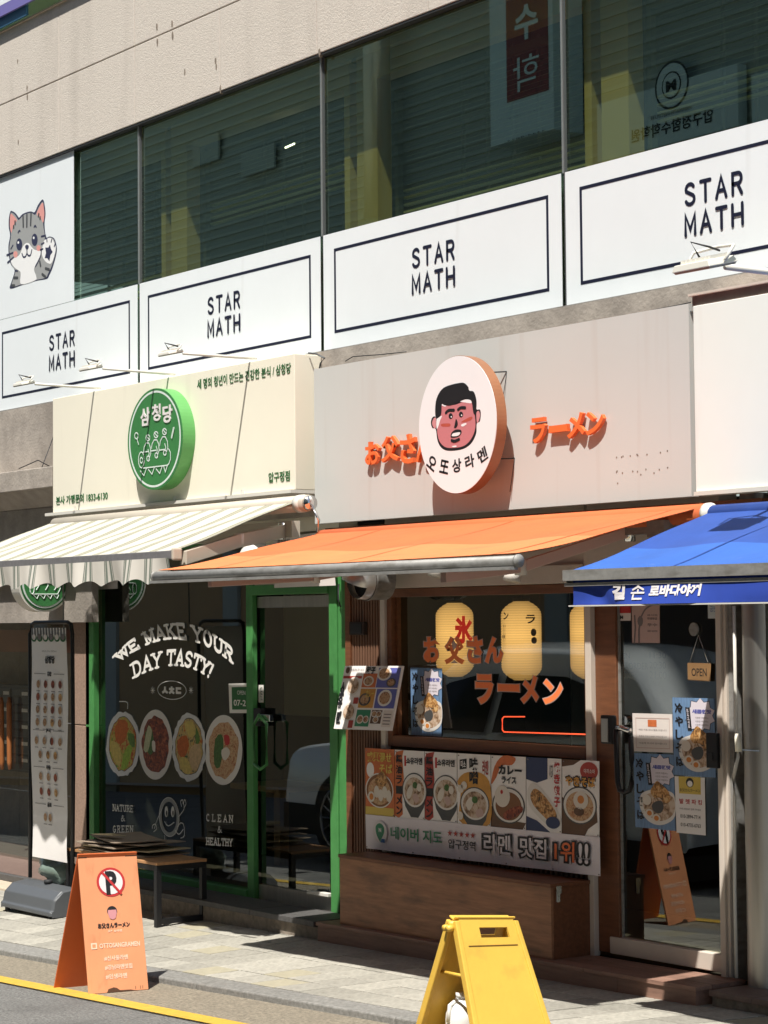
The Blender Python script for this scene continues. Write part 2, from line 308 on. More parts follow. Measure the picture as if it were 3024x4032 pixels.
def rawtext(body,off,ext,sp):
    key=(body,off,ext,sp)
    if key in _tc: return _tc[key]
    if body in HG:
        mb=MB()
        for k,l in enumerate(HG[body]): ribbon(mb,l,.13+off,0,k)
        v=[(x,z,-.5) for x,y,z in mb.v]; xs=[a[0] for a in v]; ys=[a[1] for a in v]; _tc[key]=(v,mb.f,(min(xs),max(xs),min(ys),max(ys))); return _tc[key]
    c=D.curves.new('t','FONT'); c.body=body; c.offset=off; c.extrude=ext; c.space_character=sp; c.resolution_u=3; c.align_x='CENTER'
    o=D.objects.new('t',c); me=D.meshes.new_from_object(o)
    v=[tuple(x.co) for x in me.vertices]; f=[tuple(p.vertices) for p in me.polygons]
    D.objects.remove(o); D.curves.remove(c); D.meshes.remove(me)
    xs=[a[0] for a in v]; ys=[a[1] for a in v]; b=(min(xs),max(xs),min(ys),max(ys)); _tc[key]=(v,f,b); return _tc[key]
def text(name,body,m,parent,c0,c1,Y,off=.0,sp=1.,thick=0.,shear=0.,**k):
    """lettering whose box runs from photo pixel c0 (bottom left) to c1 (top right) on the plane Y"""
    v,f,b=rawtext(body,off,.5 if thick else 0,sp); p0=PY(c0,Y-thick); p1=PY(c1,Y-thick); V=[]
    for x,y,z in v:
        u=(x-b[0])/(b[1]-b[0]); t=(y-b[2])/(b[3]-b[2])
        V.append((p0.x+(p1.x-p0.x)*u,Y-(z+.5)*thick if thick else Y,p0.z+(p1.z-p0.z)*t))
    return obj(name,V,f,m,parent,**k)
def warptext(name,body,m,parent,fn,Y,off=0.,sp=1.,**k):
    v,f,b=rawtext(body,off,0,sp); V=[PY(fn((x-b[0])/(b[1]-b[0]),(y-b[2])/(b[3]-b[2])),Y) for x,y,z in v]
    return obj(name,V,f,m,parent,**k)
def wtext(name,body,m,parent,O,ux,uz,nrm,w_,h_,off=0.,sp=1.,mirror=False,**k):   # lettering on any plane, centred on O
    v,f,b=rawtext(body,off,0,sp); V=[]
    for x,y,z in v:
        u=(x-b[0])/(b[1]-b[0])-.5; t=(y-b[2])/(b[3]-b[2])-.5
        V.append(Vector(O)+Vector(ux)*(u*w_)+Vector(uz)*(t*h_)+Vector(nrm))
    return obj(name,V,f,m,parent,**k)
def qmap(TL,TR,BR,BL):                    # unit square -> photo pixels
    return lambda u,t:(lambda a,b:(a[0]+(b[0]-a[0])*t,a[1]+(b[1]-a[1])*t))((BL[0]+(BR[0]-BL[0])*u,BL[1]+(BR[1]-BL[1])*u),(TL[0]+(TR[0]-TL[0])*u,TL[1]+(TR[1]-TL[1])*u))
def clone(o,parent=None,dloc=None):
    c=o.copy(); COL.objects.link(c); c.parent=parent
    if dloc is not None: c.location=Vector(o.location)+Vector(dloc)
    for ch in o.children: clone(ch,c)
    return c

# ================================================================ GROUND
def sheet(name,m,x0,x1,y0,y1,fn,nx,ny,dz=0,kind='structure'):
    V=[];Fc=[]
    for j in range(ny+1):
        for i in range(nx+1):
            x=x0+(x1-x0)*i/nx; y=y0+(y1-y0)*j/ny; V.append((x,y,fn(x,y)+dz))
    for j in range(ny):
        for i in range(nx): a=j*(nx+1)+i; Fc.append((a,a+1,a+nx+2,a+nx+1))
    return obj(name,V,Fc,m,None,kind=kind)
def rd(x,y): return road(max(-60,min(40,x)))
sheet('ground','asphalt',-300,300,-300,300,lambda x,y:-2.6,4,4)
sheet('road','asphalt',-60,40,-2.6,5.52,rd,60,6)
sheet('road_gutter','road_gutter',-60,40,5.50,6.12,rd,60,2,.004)
sheet('yellow_line','yellow_line',-60,40,5.50,5.622,rd,80,1,.009)
sheet('far_pavement','stone_step',-60,40,-5.5,-2.6,lambda x,y:rd(x,y)+.12,10,1)
pv=sheet('pavement','joint',-22,-3,6.2,8.6,lambda x,y:pave(x,y)-.012,30,6)
LOC[pv]=Vector((0,0,0))
s_=.235
def slabmesh(m):
    mb=MB(); h=s_/2-.0042; mb.add([(-h,-h,-.03),(h,-h,-.03),(h,h,-.03),(-h,h,-.03),(-h,-h,-.0015),(h,-h,-.0015),(h,h,-.0015),(-h,h,-.0015),(-h+.002,-h+.002,0),(h-.002,-h+.002,0),(h-.002,h-.002,0),(-h+.002,h-.002,0)],
      [(0,1,5,4),(1,2,6,5),(2,3,7,6),(3,0,4,7),(4,5,9,8),(5,6,10,9),(6,7,11,10),(7,4,8,11),(8,9,10,11)])
    me=D.meshes.new('paving_slab'); me.from_pydata(mb.v,[],mb.f); me.materials.append(M[m]); return me
SM=[slabmesh('slab'),slabmesh('slab_yellow')]
nrow=6
for j in range(nrow):
    for i in range(46):
        X=-15.9+i*s_+(.0 if j%2 else .0); Y=6.285+s_/2+j*s_
        if X>-5.7: continue
        o=D.objects.new('paving_slab',SM[1 if random.random()<.06 else 0]); COL.objects.link(o); o.parent=pv
        ex=(pave(X+.1,Y)-pave(X-.1,Y))/.2; ey=(pave(X,Y+.1)-pave(X,Y-.1))/.2
        o.location=(X,Y,pave(X,Y)+random.uniform(-.0015,.0015)); o.rotation_euler=(math.atan(ey)+random.uniform(-.006,.006),-math.atan(ex)+random.uniform(-.006,.006),random.uniform(-.006,.006))
kb=thing('kerb',None,None,(0,6.1,0),kind='structure')
X=-17.35
while X<-4:
    L=.9; g=.003
    a=[(X+g,6.1,zk(X)-.2),(X+L-g,6.1,zk(X+L)-.2),(X+L-g,6.278,zk(X+L)-.2),(X+g,6.278,zk(X)-.2)]
    b=[(X+g,6.1,zk(X)),(X+L-g,6.1,zk(X+L)),(X+L-g,6.278,pave(X+L,6.278)),(X+g,6.278,pave(X,6.278))]
    MB().hexa(a,b).o('kerbstone','kerb',kb,bevel=.008); X+=L

# ================================================================ OFFICE BUILDING (upper floors and bare wall)
YU=7.70
bd=thing('office_building','beige concrete office building with green glass window band above the shops','building',(-11,8,0))
zs0=PY((1262,1385),YU).z; zs1=PY((1262,930),YU).z; zt=PY((1256,222),YU).z; zjoint=PY((500,195),7.68).z; ztop=PY((120,75),7.68).z
MX=[-20.53,-18.21,-15.89,-13.57,-11.25,-8.93,-6.61,-4.29,-1.97]
for i in range(14):
    x0=-20.53+1.16*i
    for z0,z1 in ((zt+.012,zjoint-.004),(zjoint+.004,ztop)):
        MB().box(x0+.003,x0+1.157,7.68,7.95,z0,z1).o('concrete_panel','concrete',bd,bevel=.004)
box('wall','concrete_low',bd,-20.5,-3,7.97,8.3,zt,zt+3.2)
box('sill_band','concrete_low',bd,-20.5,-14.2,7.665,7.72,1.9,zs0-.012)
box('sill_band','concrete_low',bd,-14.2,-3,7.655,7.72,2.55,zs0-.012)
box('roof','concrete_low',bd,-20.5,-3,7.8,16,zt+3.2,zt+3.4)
box('floor_slab','interior_dark',bd,-20.5,-3,7.76,12,zs0-.25,zs0-.1)
box('floor_slab','interior_dark',bd,-20.5,-3,7.96,12,zt+.05,zt+.2)
box('back_wall','room_dark',bd,-20.5,-3,11.9,12,zs0-.1,zt+.1)
box('head_flashing','gasket',bd,-20.5,-3,7.685,7.75,zt-.004,zt+.010)
box('head_flashing','alu_dull',bd,-20.5,-3,7.678,7.70,zs0-.010,zs0-.001)
# third-floor window strip above the panels
box('upper_window','glass_upper',bd,-20.5,-3,7.80,7.806,ztop+.002,ztop+1.2)
box('back_wall','room_dark',bd,-20.5,-3,8.2,8.25,ztop,ztop+1.4)
box('upper_sill','stone_step',bd,-20.5,-3,7.66,7.8,ztop,ztop+.012)
for i in range(8):
    x0,x1=MX[i]+.012,MX[i+1]-.012
    g=box('window_pane','glass_upper',bd,x0,x1,7.735,7.743,zs0+.01,zt-.004)
for x in MX[1:-1]:
    m_=box('mullion','alu_dark',bd,x-.005,x+.009,7.718,7.734,zs0,zt)
    box('mullion_cap','alu',m_,x-.007,x-.001,7.708,7.7175,zs1,zt-.002)
# inner olive window frames, blinds, behind the green glass
for i in range(8):
    x0,x1=MX[i],MX[i+1]
    fr=MB(); fr.box(x0+.05,x0+.27,7.95,8.06,zs0,zt+.05); fr.box(x1-.09,x1-.03,7.95,8.06,zs0,zt+.05); fr.box(x0+.27,x1-.09,7.95,8.06,zt-.16,zt+.05); f_=fr.o('inner_frame','olive_frame',bd)
    fr=MB(); fr.box(x0+.275,x0+.31,8.08,8.12,zs0,zt-.2); fr.box(x0+.31,x1-.1,8.08,8.12,zt-.25,zt-.2); fr.o('sash','alu_dark',f_)
    k=0; z=zt-.29
    zend={2:4.5,3:4.9,4:4.62}.get(i,4.75)
    mb=MB()
    while z>zend:
        mb.add([(x0+.32,8.13,z),(x1-.1,8.13,z),(x1-.1,8.155,z+.013),(x0+.32,8.155,z+.013)],[(0,1,2,3)]); z-=.030
    mb.o('blind_slats','room_dark',bd,kind='stuff')
    for q in range(4): box('raised_slat','blind',bd,x0+.3,x1-.12,8.125,8.16,zend-.035-.045*q,zend-.022-.045*q)
    for q in range(7):
        xx=x0+.42+.25*q; box('vertical_bar','alu_dark',bd,xx,xx+.018,8.5,8.52,zs0,zt)
for p in ((800,512),(1135,578)): 
    c=PY(p,8.07); MB().tube([(c.x-.02,8.06,c.z-.004),(c.x+.09,8.06,c.z+.004)],.006,6).o('ceiling_light','tube_light',bd)
# holes and scars in the concrete
def dp(c,r=None): return c
for p in ((70,240),(107,345),(108,380),(618,105),(620,165),(678,95),(680,140),(849,240),(852,262),(728,285),(72,560),(868,350),(1258,205)):
    q=PY(p,7.68); r=random.uniform(.012,.020)
    MB().prismY([(q.x+r*.7*math.cos(a*.785),q.z+random.uniform(.9,2.2)*r*math.sin(a*.785)) for a in range(8)],7.6785,7.70).o('anchor_hole','riser',bd)
# sign corner of the floor above, top left
t=thing('upstairs_banner','purple and blue banner strip under white board at the top left corner','banner',PY((60,40),7.62))
zq=PY((0,72),7.62).z; zw=PY((0,30),7.62).z; xr=PY((98,40),7.62).x
box('purple_strip','purple_board',t,-20,-13.0,7.60,7.62,zq,zw); box('white_board','vinyl_white',t,-20,-13.0,7.60,7.62,zw+.002,zw+.8); box('blue_strip','blue_board',t,-20,xr,7.63,7.65,ztop+.02,zq+.02)

# STAR MATH banners
def arc(cx,cy,rx,ry,a0,a1,n=9): return [(cx+rx*math.cos(math.radians(a0+(a1-a0)*i/n)),cy+ry*math.sin(math.radians(a0+(a1-a0)*i/n))) for i in range(n+1)]
SG={'S':[arc(.5,.75,.42,.25,25,200)+arc(.5,.25,.45,.25,70,-160)[1:]],
 'T':[[(0,1),(1,1)],[(.5,1),(.5,0)]],'A':[[(0,0),(.5,1),(1,0)],[(.2,.34),(.8,.34)]],
 'R':[[(.05,0),(.05,1),(.55,1)]+arc(.58,.75,.35,.25,90,-90)+[(.05,.5)],[(.55,.48),(.95,0)]],
 'M':[[(0,0),(0,1),(.5,.25),(1,1),(1,0)]],'H':[[(0,0),(0,1)],[(1,0),(1,1)],[(0,.5),(1,.5)]]}
def starword(mb,wd,x0,z0,w_,h_,gap,st,Y,k=0):
    for c in wd:
        for l in SG[c]:
            ribbon(mb,[(x0+a*w_,z0+b*h_) for a,b in l],st,Y,k); k+=1
        x0+=w_+gap
    return k
cen=PY((1704,1048),YU)
for i,(x0,x1,lab) in enumerate(((-15.89,-13.57,'white window banner with navy letters lowest at the far left below the cat picture'),(-13.57,-11.25,'white window banner with navy letters above the cream shop sign'),(-11.25,-8.93,'white window banner with navy letters above the round face sign'),(-8.93,-6.61,'white window banner with navy letters cut by the right edge beside the floodlight'))):
    t=thing('window_banner',lab,'banner',(x0+1.16,YU,zs0),'lettered white banners along the upstairs windows')
    box('vinyl_sheet','vinyl_white',t,x0+.022,x1-.014,7.704,7.708,zs0,zs1)
    mb=MB(); a,b=x0+.14,x1-.12; z0,z1=zs0+.10,zs1-.10; e=.018
    mb.box(a,b,7.7025,7.704,z0,z0+e); mb.box(a,b,7.7025,7.704,z1-e,z1); mb.box(a,a+e,7.7025,7.704,z0+e,z1-e); mb.box(b-e,b,7.7025,7.704,z0+e,z1-e)
    mb.o('border','navy',t)
    cx=cen.x+(x0+11.25); 
    if i==3: cx=PY((2808,800),YU).x
    mb=MB(); hh=.103; k=starword(mb,'STAR',cx-.200,cen.z+.020,.068,hh,.043,.0195,7.702)
    starword(mb,'MATH',cx-.200,cen.z-.032-hh,.068,hh,.043,.0195,7.702,k); mb.o('lettering','navy',t)
# ---- cat banner
xc=PY((288,900),YU).x
t=thing('cat_banner','plain white window banner with a waving grey striped cat, top left','banner',(xc-1,YU,zs1))
box('vinyl_sheet','vinyl_white',t,-18.2,xc,7.704,7.708,zs1+.004,zt-.004)
C=cr(0,750,1/4.915); Yc=7.7025
def cp(name,m,pts,k,sm=4): return poly(name,m,t,C(*pts),Yc-.0003*k,sm)
cp('cat_outline','cat_navy',[(205,400),(225,395),(290,430),(340,490),(370,525),(430,460),(520,420),(600,405),(670,420),(730,290),(800,190),(835,180),(860,260),(880,450),(860,640),(890,900),(960,890),(1050,930),(1095,1080),(1090,1220),(1020,1480),(950,1640),(900,1710),(700,1745),(420,1830),(195,1900),(225,1760),(285,1550),(215,1440),(185,1340),(165,1200),(165,1050),(195,870),(170,720),(170,560),(185,460)],0,3)
cp('cat_fur','cat_grey',[(215,430),(280,460),(330,530),(365,570),(450,480),(550,440),(620,440),(685,470),(740,340),(825,220),(850,350),(860,480),(835,640),(870,880),(870,960),(960,910),(1040,950),(1080,1090),(1070,1220),(1000,1460),(930,1610),(880,1690),(680,1735),(400,1820),(225,1870),(250,1730),(300,1560),(235,1460),(205,1360),(185,1200),(185,1060),(215,860),(190,700),(195,520)],1,3)
cp('cat_white','cat_white',[(500,1020),(560,1025),(610,1090),(680,1150),(800,1170),(770,1320),(670,1480),(665,1560),(700,1660),(680,1740),(410,1815),(400,1620),(380,1560),(280,1490),(215,1390),(230,1330),(350,1270),(400,1200),(440,1090)],2)
cp('cat_paw','cat_white',[(850,980),(900,940),(960,915),(1020,950),(1060,1040),(1080,1100),(1060,1230),(1000,1400),(930,1410),(860,1350),(810,1240),(815,1130)],2)
for a in ([(210,450),(270,500),(325,580),(260,680),(220,820),(195,700),(192,560)],[(825,235),(850,350),(858,480),(835,620),(790,540),(710,460),(760,330)]): cp('cat_ear','cat_pink',a,2)
for c_ in ((372,1045,58,118),(670,955,58,120)): cp('cat_eye','cat_navy',ell(*c_,18),3,0); cp('cat_glint','cat_white',ell(c_[0]-18,c_[1]-38,17,26,12),4,0)
for c_ in ((300,1235,42,65),(745,1115,40,58)): cp('cat_cheek','cat_pink',ell(*c_,16),3,0)
cp('cat_nose','cat_navy',[(490,1070),(520,1050),(555,1070),(550,1120),(520,1150),(490,1110)],4)
strokes('cat_line','cat_navy',t,[C(*l) for l in ([(425,1220),(450,1285),(490,1280),(520,1215),(520,1150)],[(520,1215),(550,1260),(590,1250),(615,1150)],[(350,815),(370,780),(388,785)],[(660,710),(678,680),(700,710)],[(800,1150),(780,1280),(685,1470)],[(290,1550),(340,1560)],[(130,1250),(250,1205)],[(145,1395),(260,1295)],[(210,1130),(250,1060)],[(800,890),(880,870)],[(780,1150),(830,1130)],[(800,1040),(850,1015)],[(910,990),(905,940)],[(990,995),(1000,950)],[(1050,1080),(1065,1040)])],.014,Yc-.0015,4)
strokes('cat_stripe','cat_dark',t,[C(*l) for l in ([(445,500),(450,700)],[(520,470),(518,700)],[(600,450),(592,670)],[(270,1690),(340,1690)],[(230,1840),(280,1840)],[(880,1510),(950,1530)],[(815,1620),(880,1670)],[(770,1380),(785,1460)],[(290,600),(292,650)],[(262,690),(264,720)],[(750,460),(745,500)],[(775,520),(775,550)])],.022,Yc-.0015,3)
cp('paw_star','cat_navy',[(968,1045),(985,1130),(1018,1190),(975,1250),(955,1370),(915,1310),(865,1310),(890,1210),(875,1105),(935,1105)],4,0)

# ================================================================ GREEN SHOP SIGNBOARD
YS=7.45
gx0=PY((208,1800),YS).x; gx1=PY((1161,1650),YS).x; gz0=PY((700,1972),YS).z; gz1=PY((700,1478),YS).z
t=thing('cream_signboard','cream box signboard with green lettering above the green shopfront','sign',((gx0+gx1)/2,YS,gz0))
box('panel','cream_sign',t,gx0,gx1,YS,7.65,gz0,gz1,bevel=.004)
box('drip_tray','lamp_white',t,gx0-.06,gx1,YS-.035,7.65,gz0-.022,gz0-.001)
for x in (gx0+.35,gx0+1.75,gx0+2.6): box('clip','lamp_white',t,x,x+.02,YS-.012,YS-.001,gz0,gz0+.03)
text('lettering','세 명의 청년이 만드는 건강한 분식 / 삼청당','green_ink',t,(776,1533),(1144,1427),YS-.001,off=.0,thick=.003)
text('lettering','본사 가맹문의 1833-6130','green_ink',t,(220,1988),(423,1933),YS-.001,off=.005,thick=.003)
text('lettering','압구정점','green_ink',t,(1057,1901),(1140,1852),YS-.001,off=.005,thick=.003)
# round green sign
def disc(name,m,parent,c,rx,rz,y0,y1,n=64,**k):
    return MB().prismY([(c[0]+rx*math.cos(2*math.pi*i/n),c[1]+rz*math.sin(2*math.pi*i/n)) for i in range(n)],y0,y1).o(name,m,parent,**k)
def discfit(l,r_,tp,bt,Y):
    a,b,c_,d_=PY(l,Y),PY(r_,Y),PY(tp,Y),PY(bt,Y); return ((a.x+b.x)/2,(c_.z+d_.z)/2),(b.x-a.x)/2,(c_.z-d_.z)/2
def ring(name,m,parent,c,r0x,r0z,r1x,r1z,Y,n=64):
    V=[];Fc=[]
    for i in range(n):
        a=2*math.pi*i/n; V+=[(c[0]+r0x*math.cos(a),Y,c[1]+r0z*math.sin(a)),(c[0]+r1x*math.cos(a),Y,c[1]+r1z*math.sin(a))]
    for i in range(n): j=(i+1)%n; Fc.append((2*i,2*j,2*j+1,2*i+1))
    return obj(name,V,Fc,m,parent)
def logo(t,C,Y,m,w_,m2=None):
    L=[]
    for cx,cy,w0,h0 in ((480,1195,55,115),(600,1150,58,115),(725,1110,62,120)):
        L.append([(cx-w0,cy+15),(cx-w0+8,cy-50),(cx-20,cy-h0+5),(cx+20,cy-h0+5),(cx+w0-12,cy-50),(cx+w0-5,cy+40),(cx+w0-25,cy+100),(cx+20,cy+150)])
        L.append(ell(cx+8,cy-h0-70,30,45,10)+[(cx+38,cy-h0-70)]); L.append([(cx-15,cy-h0-100),(cx+28,cy-h0-45)])
        L.append([(cx+12,cy-15),(cx+28,cy+40),(cx+18,cy+85)]); L.append(ell(cx+15,cy+115,22,38,8)+[(cx+37,cy+115)])
    L.append([(425,1218),(495,1208)]); L.append([(540,1200),(615,1190)]); L.append([(665,1188),(740,1178)])
    L.append([(795,1170),(822,1220),(822,1320),(800,1385),(775,1408),(430,1450)])
    L.append(ell(400,1330,42,115,16)+[(442,1330)]); L.append(ell(400,1335,18,42,10)+[(418,1335)])
    for x,y in ((430,1500),(548,1480),(660,1470),(755,1455)):
        L.append([(x-45,y-10),(x+8,y+58),(x+45,y-50)]) if x<700 else L.append([(x-30,y-35),(x-5,y+50),(x+25,y-45)])
    L.append(ell(330,980,26,45,10)+[(356,980)]); L.append([(340,1030),(362,1105)]); L.append([(880,860),(845,1015)]); L.append([(868,860),(836,1005)])
    strokes('line_drawing',m,t,[C(*l) for l in L],w_,Y,0)
C=cr(450,1450,1/3.6875); Yd=YS-.10
c,rx,rz=discfit(C((195,1080))[0],C((990,960))[0],C((640,283))[0],C((560,1765))[0],Yd)
t=thing('round_green_sign','round green light box with white line drawing on the cream signboard','sign',(c[0],YS,c[1]))
MB().prismY([(c[0]+rx*math.cos(2*math.pi*i/80),c[1]+rz*math.sin(2*math.pi*i/80)) for i in range(80)],Yd+.004,YS-.001).o('side','green_side',t)
disc('face','green_sign',t,c,rx,rz,Yd,Yd+.0035,80); ring('white_ring','pale_ink',t,c,rx*.945,rz*.955,rx*.90,rz*.915,Yd-.001)
for ch,a,b in (('삼',(380,845),(510,560)),('청',(545,775),(665,510)),('당',(700,800),(835,520))): text('lettering',ch,'sticker_white',t,*C(a,b),Yd-.001,off=.025,thick=.005)
logo(t,C,Yd-.001,'pale_ink',.008)
# sign lamps on arms
def lamp(base,head,X,lab,mirror=1,big=.85,name='sign_lamp'):
    b=PX(base,X); h=PX(head,X)
    t=thing(name,lab,'floodlight',b,'arm lamps on top of the signboards')
    tube('arm','lamp_white',t,[b,b+(h-b)*.86],.011*big); tube('bracket','lamp_white',t,[b+Vector((0,.03,0)),b+Vector((0,.04,-.07))],.012*big)
    d=(h-b).normalized(); c=h; s=.085*big
    hx=Vector((1,0,0)); up=Vector((0,-.25,1)).normalized(); fw=Vector((0,-1,-.22)).normalized()
    def P(a,b_,c_): return c+hx*a*s+fw*b_*s+up*c_*s
    MB().hexa([P(-1,-.75,-.12),P(1,-.75,-.12),P(1,.8,-.12),P(-1,.8,-.12)],[P(-.9,-.65,.14),P(.9,-.65,.14),P(.9,.7,.14),P(-.9,.7,.14)]).o('head','lamp_white',t,bevel=.004)
    MB().hexa([P(-.9,-.65,-.2),P(.9,-.65,-.2),P(.9,.7,-.2),P(-.9,.7,-.2)],[P(-.95,-.7,-.121),P(.95,-.7,-.121),P(.95,.75,-.121),P(-.95,.75,-.121)]).o('lens','lamp_glass',t)
    mb=MB()
    for k in range(7): q=-.75+k*.25; mb.hexa([P(q,-.5,.141),P(q+.07,-.5,.141),P(q+.07,.5,.141),P(q,.5,.141)],[P(q,-.45,.28),P(q+.07,-.45,.28),P(q+.07,.45,.28),P(q,.45,.28)])
    mb.o('cooling_fins','lamp_white',t); tube('yoke','lamp_white',t,[P(-1.05,0,0),P(-1.05,-.6,.5),P(0,-.9,.55),P(1.05,-.6,.5),P(1.05,0,0)],.006*big,6)
    tube('cable','ink',t,[P(-.2,0,.28),P(-.3,.2,.9),P(.1,-.3,.6),P(.1,-.8,.4)],.005,6)
    return t
for b,h,X,lab in (((396,1529),(95,1509),None,'left arm lamp of the three reaching out over the cream signboard'),((690,1474),(358,1447),None,'middle arm lamp over the round green sign'),((1011,1412),(672,1388),None,'right arm lamp over the cream signboard below the second white banner')):
    lamp(b,h,PY(b,7.5).x,lab)
lamp((3330,1108),(2775,1040),PY((3330,1108),7.45).x,'large white floodlight on an arm at the right in front of the fourth white banner',big=1.35,name='floodlight')

# ================================================================ RAMEN SIGNBOARD
ox0=PY((1238,1760),YS).x; ox1=PY((2717,1570),YS).x; oz0=PY((2000,2007),YS).z; oz1=PY((2000,1320),YS).z
t=thing('grey_signboard','wide pale grey signboard with orange raised katakana and a row of screw holes','sign',((ox0+ox1)/2,YS,oz0))
box('panel','grey_sign',t,ox0,ox1,YS,YS+.004,oz0,oz1)
MB().box(ox0,ox1,YS+.0045,YS+.05,oz0,oz1).o('frame','grey_sign',t)
for ch,a,b in (('お',(1437,1832),(1492,1735)),('父',(1500,1822),(1568,1712)),('さ',(1575,1828),(1632,1705)),('ん',(1636,1822),(1700,1715)),('ラ',(2088,1748),(2146,1640)),('ー',(2160,1706),(2232,1668)),('メ',(2232,1728),(2300,1620)),('ン',(2305,1715),(2375,1615))):
    text('letter',ch,'orange_letter',t,a,b,YS-.010,off=.03,thick=.022)
C=cr(1200,1100,1.0995)
for x,y in ((1117,637),(1135,636),(1140,633),(1166,632),(1190,627),(1193,630),(1226,627),(1274,620),(1299,614),(1117,690),(1119,686),(1138,693),(1175,687),(1192,688),(1204,699),(1222,680),(1251,693),(1270,681),(1300,674),(1121,730)):
    q=PY(C((x,y))[0],YS); MB().prismY([(q.x+.0045*math.cos(a),q.z+.0045*math.sin(a)) for a in (0,1.05,2.1,3.15,4.2,5.25)],YS-.0015,YS-.0002).o('screw_hole','riser',t)
# face sign
A=cr(1600,1350,1/2.07375); Yf=YS-.17
c,rx,rz=discfit(A((101,690))[0],A((737,590))[0],A((450,97))[0],A((400,1233))[0],Yf)
t=thing('round_face_sign','round white sign with a cartoon man\'s face, copper rim, on the grey signboard','sign',(c[0],YS,c[1]))
disc('rim','copper_side',t,c,rx,rz,Yf+.004,Yf+.07,96,bevel=0); disc('face_panel','face_white',t,c,rx*.993,rz*.993,Yf,Yf+.0035,96)
for p in ((820,235),(885,943)):
    q=PY(A(p)[0],YS); tube('bracket','gasket',t,[q,q+Vector((-.13,-.10,0))],.004,6); tube('bracket_wire','gasket',t,[q,q+Vector((-.02,-.02,-.18))],.002,5)
def fp(name,m,pts,k,sm=5): return poly(name,m,t,A(*pts),Yf-.0004-.0004*k,sm)
fp('outline','ink',[(250,640),(235,560),(255,440),(290,385),(370,345),(460,325),(500,355),(515,390),(550,400),(572,470),(572,540),(600,545),(608,580),(600,640),(575,660),(570,740),(530,820),(460,868),(350,882),(290,860),(255,800),(240,705),(212,695),(200,650),(212,610),(235,602)],0)
fp('ear','skin_pink',[(222,618),(240,612),(243,650),(240,695),(222,690),(210,655)],1); fp('ear','skin_pink',[(572,575),(590,555),(602,590),(590,640),(576,650)],1)
fp('skin','skin_red',[(285,500),(330,508),(400,505),(470,480),(530,478),(545,560),(560,600),(562,700),(525,790),(460,845),(350,858),(295,835),(262,780),(250,700),(255,650),(280,580)],1)
fp('highlight','face_white',[(440,478),(480,462),(525,468),(530,492),(480,487)],2); fp('highlight','face_white',[(248,625),(290,595),(275,635),(262,680),(248,700)],2); fp('highlight','face_white',[(290,500),(325,512),(315,520),(292,512)],2)
fp('hair','ink',[(240,610),(236,520),(252,440),(300,370),(380,338),(465,328),(505,360),(510,390),(550,400),(572,470),(568,560),(555,585),(545,560),(535,490),(520,465),(480,462),(420,485),(360,512),(310,508),(290,500),(285,575),(270,605)],3)
fp('blush','blush',[(288,662),(350,658),(360,672),(348,684),(290,682)],2); fp('blush','blush',[(455,640),(520,605),(540,610),(520,635),(458,650)],2); fp('highlight','face_white',[(448,668),(480,655),(492,662),(470,680),(452,682)],3); fp('highlight','face_white',[(370,845),(400,838),(412,845),(390,852)],3)
fp('mouth','ink',[(362,760),(372,730),(405,708),(445,712),(448,740),(420,768),(370,775)],3); fp('teeth','face_white',[(372,752),(385,738),(435,730),(436,745),(415,760),(375,762)],4)
fp('nose','ink',[(406,620),(420,660),(408,692),(390,694),(395,665)],3)
strokes('features','ink',t,[A(*l) for l in ([(322,572),(345,552),(388,550)],[(422,545),(445,530),(480,530)],[(370,797),(395,803),(430,788)])],.017,Yf-.002,4)
for e in ((362,598),(446,585)): fp('eye','ink',ell(e[0],e[1],17,24,14),3,0); fp('glint','face_white',ell(e[0]+5,e[1]+6,5,7,8),4,0)
for ch,p,rot in (('오',(210,980),32),('또',(310,1012),12),('상',(412,1002),-2),('라',(518,968),-12),('멘',(622,915),-22)):
    v,f,b=rawtext(ch,.03,0,1.); V=[]; q=PY(A(p)[0],Yf); r=math.radians(-rot)
    for x,y,z in v:
        u=((x-b[0])/(b[1]-b[0])-.5)*.082; s=((y-b[2])/(b[3]-b[2])-.5)*.075; V.append((q.x+u*math.cos(r)-s*math.sin(r),Yf-.001,q.z+u*math.sin(r)+s*math.cos(r)))
    obj('lettering',V,f,'ink',t)
# white signboard at right
wx0=PY((2722,1500),7.43).x; wz0=PY((2800,1932),7.43).z; wz1=PY((2722,1207),7.43).z
t=thing('white_signboard','blank white signboard at the right edge, beside the grey one','sign',(wx0+1.6,YS,wz0))
box('panel','white_sign',t,wx0+.02,wx0+3.4,7.43,7.6,wz0,wz1,bevel=.003); box('top_flashing','stone_red',t,wx0,wx0+3.4,7.445,7.64,wz1+.001,wz1+.05); box('flashing_cap','cream_post',t,wx0-.01,wx0+3.4,7.425,7.66,wz1+.051,wz1+.062)
box('bottom_trim','lamp_white',t,wx0+.02,wx0+3.4,7.415,7.5,wz0-.02,wz0-.001)
# loose wires above the signboards
def cable(lab,pts,r=.005,m='ink'):
    o=MB().tube(pts,r,6).o('cable',m,None,smooth=True); o['label']=lab; o['category']='cable'; return o
cable('thin black wire sagging over the left end of the grey signboard',[PY(p,7.6) for p in ((1360,1422),(1390,1404),(1500,1396),(1600,1385))],.003)
cable('thin black wire over the right end of the grey signboard',[PY(p,7.6) for p in ((2500,1238),(2600,1215),(2680,1200),(2720,1190))],.003)
cable('dark bent bracket wire at the top right corner of the cream signboard',[PY(p,7.55) for p in ((1215,1390),(1245,1393),(1278,1410),(1262,1430),(1258,1452))],.006,'alu_dark')
cable('crossed black wires above the stone cornice left of the cream signboard',[PY(p,7.5) for p in ((75,1845),(150,1812),(195,1836),(165,1840),(210,1720))],.004)
